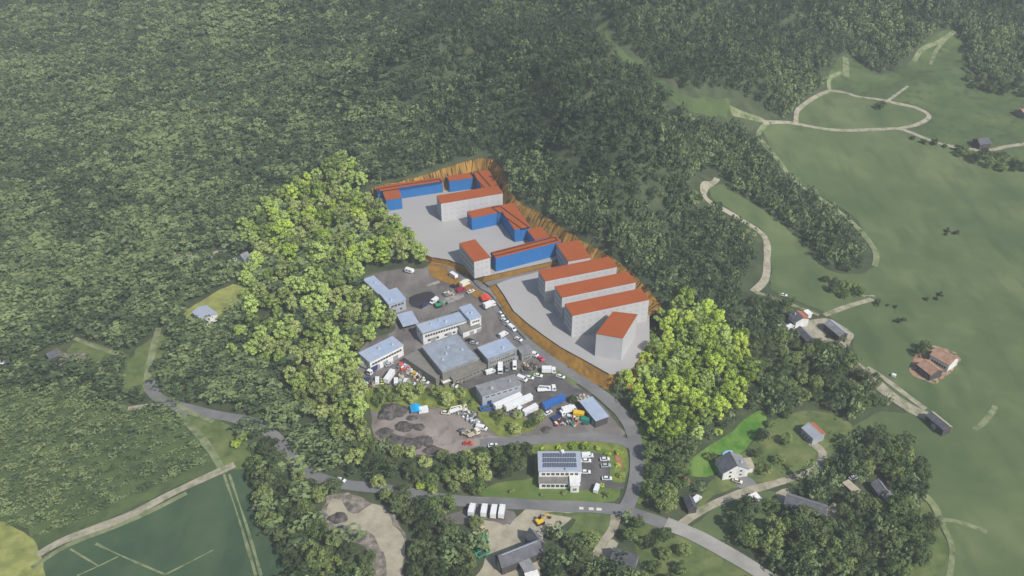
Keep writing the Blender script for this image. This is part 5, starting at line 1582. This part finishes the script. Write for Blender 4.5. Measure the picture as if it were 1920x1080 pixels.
ZONES = [
    # outline on the ground, spacing, max, kind, materials, size, name, label, group
    ([(605, 332), (640, 310), (668, 326), (690, 372), (716, 408), (745, 436), (775, 462), (804, 497), (770, 505), (720, 508), (660, 500), (600, 500), (540, 500), (470, 500), (455, 450), (500, 395), (560, 355)], 6.4, 125, "tall", ["leaf_yellow", "leaf_yellow", "leaf_lime", "leaf_olive"], 1.12,
     "broadleaf_tree", "yellow-green tree in the upper half of the large grove left of the works yard", "yellow-green trees of the upper left grove"),
    ([(470, 505), (560, 505), (660, 505), (680, 530), (700, 560), (722, 592), (742, 622), (700, 640), (660, 672), (668, 720), (600, 700), (500, 690), (432, 668), (462, 620), (460, 560)], 6.6, 90, "tall", ["leaf_olive", "leaf_yellow", "leaf_yellow"], 1.05,
     "broadleaf_tree", "olive-green tree in the middle of the large grove, beside the sheds", "olive-green trees of the middle left grove"),
    ([(540, 720), (600, 705), (668, 722), (685, 750), (690, 790), (692, 835), (650, 838), (610, 800), (560, 760)], 5.4, 60, "tall", ["leaf_olive", "leaf_olive", "leaf_yellow"], 1.0,
     "broadleaf_tree", "olive-green tree at the lower tip of the large grove, beside the dirt lot", "trees at the lower tip of the left grove"),
    ([(1252, 600), (1262, 572), (1290, 570), (1330, 606), (1385, 640), (1405, 690), (1400, 760), (1330, 800), (1300, 830), (1240, 845), (1212, 800), (1180, 760), (1150, 722), (1165, 690), (1205, 640), (1228, 610)], 6.0, 105, "tall", ["leaf_lime", "leaf_yellow", "leaf_lime", "leaf_lime"], 1.1,
     "broadleaf_tree", "lime-green tree in the loose grove right of the askew white block", "lime-green trees of the right grove"),
    ([(700, 735), (770, 736), (835, 738), (870, 728), (884, 745), (890, 768), (850, 762), (790, 755), (705, 762)], 6.0, 22, "round", ["leaf_mid", "leaf_olive"], .85,
     "broadleaf_tree", "mid-green tree in the hedge between the works yard and the dirt lot", "hedge trees above the dirt lot"),
    ([(905, 780), (960, 785), (1005, 780), (1010, 800), (985, 812), (930, 812)], 8, 9, "round", ["leaf_mid", "leaf_olive"], .62,
     "broadleaf_tree", "small mid-green tree on the scrub below the white trailers", "small trees on the scrub of the lower yard"),
    ([(690, 845), (790, 860), (860, 858), (935, 842), (1000, 836), (1004, 858), (990, 880), (930, 905), (900, 925), (830, 922), (770, 905), (720, 890), (660, 870), (640, 850)], 5.8, 60, "round", ["leaf_mid", "leaf_mid", "leaf_olive", "leaf_dark"], .95,
     "broadleaf_tree", "mid-green tree in the belt between the dirt lot and the main road", "belt of trees above the main road"),
    # darker woodland
    ([(1203, 850), (1240, 852), (1290, 850), (1280, 890), (1262, 965), (1225, 960), (1205, 930)], 6.4, 26, "round", ["leaf_dark", "leaf_mid"], 1.1,
     "woodland_tree", "dark green tree in the clump right of the access road at the junction", "dark trees at the junction"),
    ([(490, 830), (515, 838), (545, 880), (600, 912), (690, 930), (780, 945), (850, 955), (800, 990), (745, 985), (700, 935), (640, 918), (605, 940), (590, 1000), (690, 1050), (712, 1100), (540, 1100), (515, 1040), (488, 950), (470, 880)], 6.2, 110, "round", ["leaf_dark", "leaf_dark", "leaf_mid"], 1.05,
     "woodland_tree", "dark green tree in the wood between the crop field and the quarry sand", "trees of the lower left wood"),
    ([(755, 1000), (830, 985), (872, 1000), (880, 1050), (884, 1100), (758, 1100)], 6.2, 32, "round", ["leaf_dark"], 1.05,
     "woodland_tree", "dark green tree in the wood between the quarry track and the green skips", "trees of the lower middle wood"),
    ([(1040, 1020), (1085, 1015), (1130, 1030), (1135, 1060), (1130, 1100), (1025, 1100), (1020, 1050)], 6.4, 20, "round", ["leaf_mid", "leaf_dark"], .95,
     "woodland_tree", "mid-green tree right of the long slate barn", "trees right of the slate barn"),
    ([(1185, 985), (1235, 1000), (1290, 1045), (1300, 1100), (1190, 1100), (1205, 1040), (1170, 1015)], 7.2, 16, "round", ["leaf_mid", "leaf_dark"], .72,
     "woodland_tree", "smallish green tree between the turf triangle and the paddock", "small trees by the paddock"),
    ([(1350, 980), (1420, 955), (1465, 950), (1480, 960), (1540, 985), (1600, 960), (1690, 955), (1745, 985), (1740, 1040), (1680, 1100), (1560, 1100), (1540, 1060), (1400, 1030)], 7.0, 60, "round", ["leaf_dark", "leaf_mid"], 1.15,
     "woodland_tree", "dark green tree in the wood below the hamlet barn", "trees below the hamlet"),
    ([(1590, 860), (1620, 830), (1660, 825), (1715, 850), (1735, 890), (1730, 935), (1690, 935), (1665, 895), (1625, 895)], 6.4, 26, "round", ["leaf_dark", "leaf_mid"], 1.1,
     "woodland_tree", "dark green tree in the round clump behind the small cottage", "trees of the round clump on the meadow edge"),
    ([(1405, 655), (1450, 645), (1520, 655), (1570, 668), (1600, 690), (1640, 730), (1655, 775), (1620, 790), (1540, 760), (1440, 745), (1412, 720)], 6.6, 70, "round", ["leaf_dark", "leaf_mid"], 1.05,
     "woodland_tree", "dark green tree in the wood between the right grove and the farm court", "trees of the wood below the farm"),
    ([(1440, 800), (1480, 780), (1500, 800), (1480, 850), (1500, 880), (1560, 850), (1570, 880), (1540, 905), (1440, 895), (1410, 880), (1420, 830)], 9.5, 14, "round", ["leaf_mid", "leaf_dark"], .8,
     "woodland_tree", "green garden tree around the houses of the hamlet", "garden trees of the hamlet"),
    ([(1405, 555), (1460, 560), (1485, 575), (1470, 600), (1430, 600), (1410, 580)], 6.5, 12, "round", ["leaf_mid", "leaf_dark"], .75,
     "woodland_tree", "green tree left of the red-roofed farmhouse", "trees by the red-roofed farmhouse"),
    ([(1545, 528), (1600, 540), (1618, 560), (1590, 565), (1560, 552)], 5.5, 9, "round", ["leaf_mid", "leaf_dark"], .7,
     "woodland_tree", "green tree in the small copse beside the gravel court on the meadow", "copse on the meadow"),
    ([(1795, 288), (1830, 292), (1870, 300), (1930, 312), (1930, 328), (1880, 322), (1840, 312), (1800, 300)], 6.0, 16, "round", ["leaf_dark", "leaf_mid"], .85,
     "woodland_tree", "dark tree in the thin line below the gravel path at the top of the meadow", "trees below the meadow path"),
    ([(1800, 150), (1850, 145), (1925, 165), (1930, 190), (1870, 180), (1810, 165)], 7.0, 16, "round", ["leaf_dark"], 1.0,
     "woodland_tree", "dark tree in the clump on the pasture above the small path hut", "clump on the upper pasture"),
    ([(1700, 258), (1760, 272), (1800, 280), (1795, 284), (1745, 274)], 6.0, 8, "bush", ["leaf_dark"], 1.5,
     "woodland_tree", "low dark tree hugging the gravel path at the head of the meadow", "low trees along the gravel path"),
    ([(1715, 655), (1735, 645), (1742, 665), (1722, 675)], 5.0, 3, "round", ["leaf_dark"], .75,
     "woodland_tree", "dark tree beside the terracotta-roofed house", "trees by the terracotta-roofed house"),
]
rt = random.Random(77)
for k, (px, sp, mx, kind, mats, s, name, label, group) in enumerate(ZONES):
    poly = [(p.x, p.y) for p in px_poly(px)]
    pts = poisson(poly, sp, mx, 100 + k, lambda x, y: free(x, y) and off_pads(x, y, 2.0))
    print("ZONE", k, len(pts), label)
    for x, y in pts:
        tree(name, x, y, kind, rt.choice(mats), s * rt.uniform(.72, 1.18), label, group, rt)

SINGLES = [
    (712, 918, "leaf_olive", .85, "round olive tree standing at the roadside where the road leaves the shade"),
    (760, 936, "leaf_mid", .9, "dark bushy tree overhanging the main road, left of the bright lime one"),
    (790, 916, "leaf_lime", .55, "bright lime tree at the upper kerb of the main road"),
    (812, 926, "leaf_yellow", .5, "small yellow-green tree right of the bright lime roadside one"),
    (445, 838, "leaf_lime", .6, "bright lime tree at the corner of the crop field"),
    (458, 828, "leaf_yellow", .6, "yellow-green tree above the corner of the crop field"),
    (895, 990, "leaf_mid", .75, "bright green tree above the beige flatbed lorry"),
    (1332, 862, "leaf_olive", .6, "olive tree left of the ridged-roof house on the bright grass"),
    (1346, 815, "leaf_lime", .5, "lone lime tree on the bright grass below the right grove"),
    (1128, 914, "leaf_lime", .3, "tiny lime tree beside the white van on the lawn edge"),
    (1075, 755, "leaf_mid", .5, "small green tree between the bright blue trailer and the roadside shed"),
    (1010, 793, "leaf_olive", .8, "olive tree in front of the white container of the lower yard"),
    (1030, 1000, "leaf_mid", .5, "small tree on the turf triangle beside the sandy farm yard"),
    (1500, 720, "leaf_mid", .8, "pale green tree on the edge of the wood below the farm court"),
    (1650, 205, "leaf_dark", .9, "dark tree inside the gravel path loop at the top of the meadow"),
]
for u, v, mat, s, label in SINGLES:
    p = G(u, v)
    tree("broadleaf_tree" if "leaf_dark" not in mat else "woodland_tree", p.x, p.y, "round", mat, s, label, "single trees around the site", rt)

# low shrubs on the lawns and verges
SHRUBS = [([(1735, 553), (1765, 553), (1765, 566), (1735, 566)], 5, 4, "leaf_dark", "dark shrub in the small thicket alone in the middle of the meadow", "shrubs in the meadow thicket"),
          ([(1772, 434), (1792, 434), (1792, 442), (1772, 442)], 4, 4, "leaf_dark", "dark shrub in the tiny patch high on the open meadow", "shrubs in the high meadow patch"),
          ([(1680, 596), (1705, 598), (1702, 608), (1682, 606)], 4, 4, "leaf_dark", "dark shrub on the meadow right of the pale barn", "shrubs right of the pale barn"),
          ([(1640, 562), (1685, 575), (1680, 582), (1640, 572)], 4, 8, "leaf_dark", "dark shrub in the strip beyond the gravel court", "shrubs beyond the gravel court"),
          ([(930, 915), (1000, 905), (1060, 915), (1150, 925), (1150, 935), (1000, 935), (940, 925)], 9, 8, "leaf_mid", "green shrub on the lawn below the solar house", "shrubs on the lawn"),
          ([(1010, 840), (1090, 830), (1160, 836), (1172, 880), (1160, 900), (1152, 860), (1120, 846), (1020, 846)], 5, 26, "leaf_lime", "yellow-green shrub on the bank around the parking court", "shrubs around the parking court"),
          ([(920, 790), (1000, 795), (1000, 810), (940, 815)], 5, 14, "leaf_olive", "olive shrub on the scrub strip above the yard road", "shrubs above the yard road"),
          ([(1206, 800), (1222, 830), (1215, 930), (1200, 940)], 5, 14, "leaf_yellow", "yellow-green shrub on the verge right of the access road", "shrubs right of the access road"),
          ([(1760, 270), (1840, 285), (1800, 276)], 4, 8, "leaf_dark", "dark shrub along the meadow path", "shrubs along the meadow path")]
for k, (px, sp, mx, mat, label, group) in enumerate(SHRUBS):
    poly = [(p.x, p.y) for p in px_poly(px)]
    for x, y in poisson(poly, sp, mx, 300 + k, lambda x, y: free(x, y, 1, 2)):
        tree("shrub", x, y, "bush", mat, rt.uniform(.6, 1.2), label, group, rt, "shrub")

# ------------------------------------------------------------------ the surrounding forest, far too many to count: one object
def forest(name, spacing, seed, leaves, leaf, region=None, rows=None, size=1.0, label="dense green forest covering the hill and the left of the site", light=0.0):
    rng = np.random.default_rng(seed)
    x0, x1, y0, y1 = -640, 640, 185, 1120
    gx, gy = np.meshgrid(np.arange(x0, x1, spacing), np.arange(y0, y1, spacing))
    x = gx.ravel() + rng.uniform(-.42, .42, gx.size) * spacing
    y = gy.ravel() + rng.uniform(-.42, .42, gx.size) * spacing
    if region is not None and rows:                 # planted in straight rows
        A = np.array(region)
        ca, sa = math.cos(rows[1]), math.sin(rows[1])
        p, q = np.meshgrid(np.arange(-500, 500, spacing * .62), np.arange(-500, 500, spacing * 1.9))
        p, q = p.ravel() + rng.uniform(-.3, .3, p.size) * spacing, q.ravel() + rng.uniform(-.16, .16, p.size) * spacing
        x, y = A[:, 0].mean() + p * ca - q * sa, A[:, 1].mean() + p * sa + q * ca
    ok = np.ones(x.size, bool)
    if region is not None: ok &= inside(x, y, region)
    elif PLANT is not None: ok &= ~inside(x, y, PLANT)
    z = hz(x, y)
    # only what the camera, or one a step aside, could see
    d = y * CP - (z - CAMH) * SP
    u = 960 + FPX * x / d
    ok &= (u > -260) & (u < 2180)
    vv = 540 - FPX * (y * SP + (z - CAMH) * CP) / d
    ok &= (vv > -160) & (vv < 1200)
    for poly in CLEAR:
        P = np.array(poly)
        mg = 3.2 if poly is CLEAR[0] else 1.6
        b = (x > P[:, 0].min() - 3) & (x < P[:, 0].max() + 3) & (y > P[:, 1].min() - 3) & (y < P[:, 1].max() + 3) & ok
        i = np.where(b)[0]
        if len(i):
            bad = inside(x[i], y[i], poly) | (edge_dist(x[i], y[i], poly) < mg)
            ok[i[bad]] = False
    for pts, w in LANES:
        P = np.array(pts)
        i = np.where((x > P[:, 0].min() - w) & (x < P[:, 0].max() + w) & (y > P[:, 1].min() - w) & (y < P[:, 1].max() + w) & ok)[0]
        if len(i): ok[i[edge_dist(x[i], y[i], pts, False) < w]] = False
    for hpoly in HALLS:
        i = np.where((abs(x - hpoly[0][0]) < 40) & (abs(y - hpoly[0][1]) < 40) & ok)[0]
        if len(i): ok[i[inside(x[i], y[i], hpoly) | (edge_dist(x[i], y[i], hpoly) < 4)]] = False
    ta = np.array(TREE_AT)
    i = np.where(ok)[0]
    for k in range(0, len(i), 2000):
        j = i[k:k + 2000]
        D = np.hypot(x[j][:, None] - ta[None, :, 0], y[j][:, None] - ta[None, :, 1]) - ta[None, :, 2] * .8
        ok[j[D.min(1) < 1.5]] = False
    x, y, z, vv = x[ok], y[ok], z[ok], vv[ok]
    n = len(x)
    print("FOREST", n)
    protos = []
    for k in range(8):
        protos.append(crown_arrays(rng, 9, leaves // 9, leaf, 3.5, 3.6, .6, (.34, .5), conic=k >= 5, up=.15))
    pid = rng.integers(0, 8, n)
    grove = np.clip(vnoise(x / 55 + 7, y / 55, 61) + .5 + .35 * vnoise(x / 18, y / 18, 62), 0, 1)
    sz = rng.uniform(.62, 1.22, n) * (.85 + .35 * grove) * size
    tint = np.clip(grove * .55 + rng.uniform(-.2, .6, n) + light, 0, 1)
    ridge = np.clip(.5 + 1.5 * vnoise((x * .79 + y * .62) / 70 + 9, (y * .79 - x * .62) / 26, 66), 0, 1)  # bands that put the shading of ridges and gullies into the leaf tint
    tint = np.clip(tint - .42 * ridge * np.clip((z - 26) / 25, 0, 1) - .16 * np.clip((z - 28) / 25, 0, 1) * np.clip(1.3 - (y - 600) / 250, 0, 1), 0, 1)  # near face of the hill also darkened in tint, as painted shade
    ang = rng.uniform(0, 6.2832, n)
    # trees of the left-hand plantation grow in rows and lean into each other along them
    Vs, Fs, Ts = [], [], []
    off = 0
    for k in range(8):
        i = np.where(pid == k)[0]
        V, F = protos[k]
        c, s = np.cos(ang[i])[:, None], np.sin(ang[i])[:, None]
        X = (V[None, :, 0] * c - V[None, :, 1] * s) * sz[i][:, None]
        Y = (V[None, :, 0] * s + V[None, :, 1] * c) * sz[i][:, None]
        Z = V[None, :, 2] * sz[i][:, None] * rng.uniform(.95, 1.75, len(i))[:, None]
        if rows:
            el = np.where(x[i] < rows[0], 1.9, 1.15)[:, None]
            ca, sa = math.cos(rows[1]), math.sin(rows[1])
            p, q = X * ca + Y * sa, -X * sa + Y * ca
            p, q = p * el, q / np.sqrt(el)
            X, Y = p * ca - q * sa, p * sa + q * ca
        W = np.stack([X + x[i][:, None], Y + y[i][:, None], Z + z[i][:, None] - .3], 2).reshape(-1, 3)
        m = len(V)
        FF = (F[None] + (np.arange(len(i)) * m)[:, None, None]).reshape(-1, 4) + off
        Vs.append(W); Fs.append(FF); Ts.append(np.repeat(tint[i], m))
        off += len(W)
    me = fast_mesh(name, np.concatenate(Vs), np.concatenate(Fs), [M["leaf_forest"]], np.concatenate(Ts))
    return tag(link(name, me), label, "forest", None, "stuff")


rowdir = (G(420, 885) - G(80, 1040)); rowang = math.atan2(rowdir.y, rowdir.x)
PLANT = [(p.x, p.y) for p in px_poly([(-90, 730), (60, 735), (170, 745), (250, 765), (325, 778), (345, 800), (385, 845), (415, 872), (330, 912), (240, 955), (80, 1028), (40, 985), (-90, 975)])]
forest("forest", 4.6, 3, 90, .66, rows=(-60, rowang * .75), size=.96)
forest("plantation", 3.5, 4, 54, .55, region=PLANT, rows=(900, rowang), size=.6, label="young green plantation in rows beside the crop field", light=.25)

# ------------------------------------------------------------------ light, air, sky
SUN_EL, SUN_AZ = R(46), R(138)                     # azimuth clockwise from +Y
S = Vector((math.cos(SUN_EL) * math.sin(SUN_AZ), math.cos(SUN_EL) * math.cos(SUN_AZ), math.sin(SUN_EL)))
sd = bpy.data.lights.new("sun", "SUN")
sd.energy = 3.9
sd.angle = R(.55)
sd.color = (1.0, .955, .89)
so_ = bpy.data.objects.new("sun", sd)
COL.objects.link(so_)
so_.location = (200, 0, 600)
so_.rotation_euler = S.to_track_quat("Z", "Y").to_euler()
w = bpy.data.worlds.new("World")
SC.world = w
w.use_nodes = True
nt = w.node_tree
sky = nt.nodes.new("ShaderNodeTexSky")
sky.sky_type = "NISHITA"
sky.sun_disc = False
sky.sun_elevation = SUN_EL
sky.sun_rotation = SUN_AZ
sky.air_density = 1.0
sky.dust_density = 1.5
nt.links.new(sky.outputs[0], nt.nodes["Background"].inputs[0])
nt.nodes["Background"].inputs[1].default_value = .10

HAZE = 0.00022
if HAZE:
    hm = bpy.data.materials.new("haze_air")
    hm.use_nodes = True
    hn = hm.node_tree
    hn.nodes.remove(hn.nodes["Principled BSDF"])
    pv = hn.nodes.new("ShaderNodeVolumePrincipled")
    pv.inputs["Color"].default_value = (.86, .92, .95, 1)
    pv.inputs["Density"].default_value = HAZE
    hn.links.new(pv.outputs[0], hn.nodes["Material Output"].inputs["Volume"])
    lo = float(HZ.min()) - 1
    e = 40
    hb = MB().box(GX[0] - e, GX[-1] + e, GY[0] - e, GY[-1] + e, lo, CAMH + 20).build("haze", hm)
    tag(hb, "thin pale summer haze over the whole valley", "haze", None, "stuff")

SC.view_settings.view_transform = "Standard"
SC.view_settings.look = "None"
SC.view_settings.exposure = 0.15
SC.view_settings.gamma = 1
SC.render.engine = "CYCLES"
SC.cycles.use_denoising = True
SC.cycles.max_bounces = 6
SC.cycles.diffuse_bounces = 2
SC.cycles.glossy_bounces = 2
SC.cycles.transmission_bounces = 2
SC.cycles.volume_bounces = 0
SC.cycles.transparent_max_bounces = 4
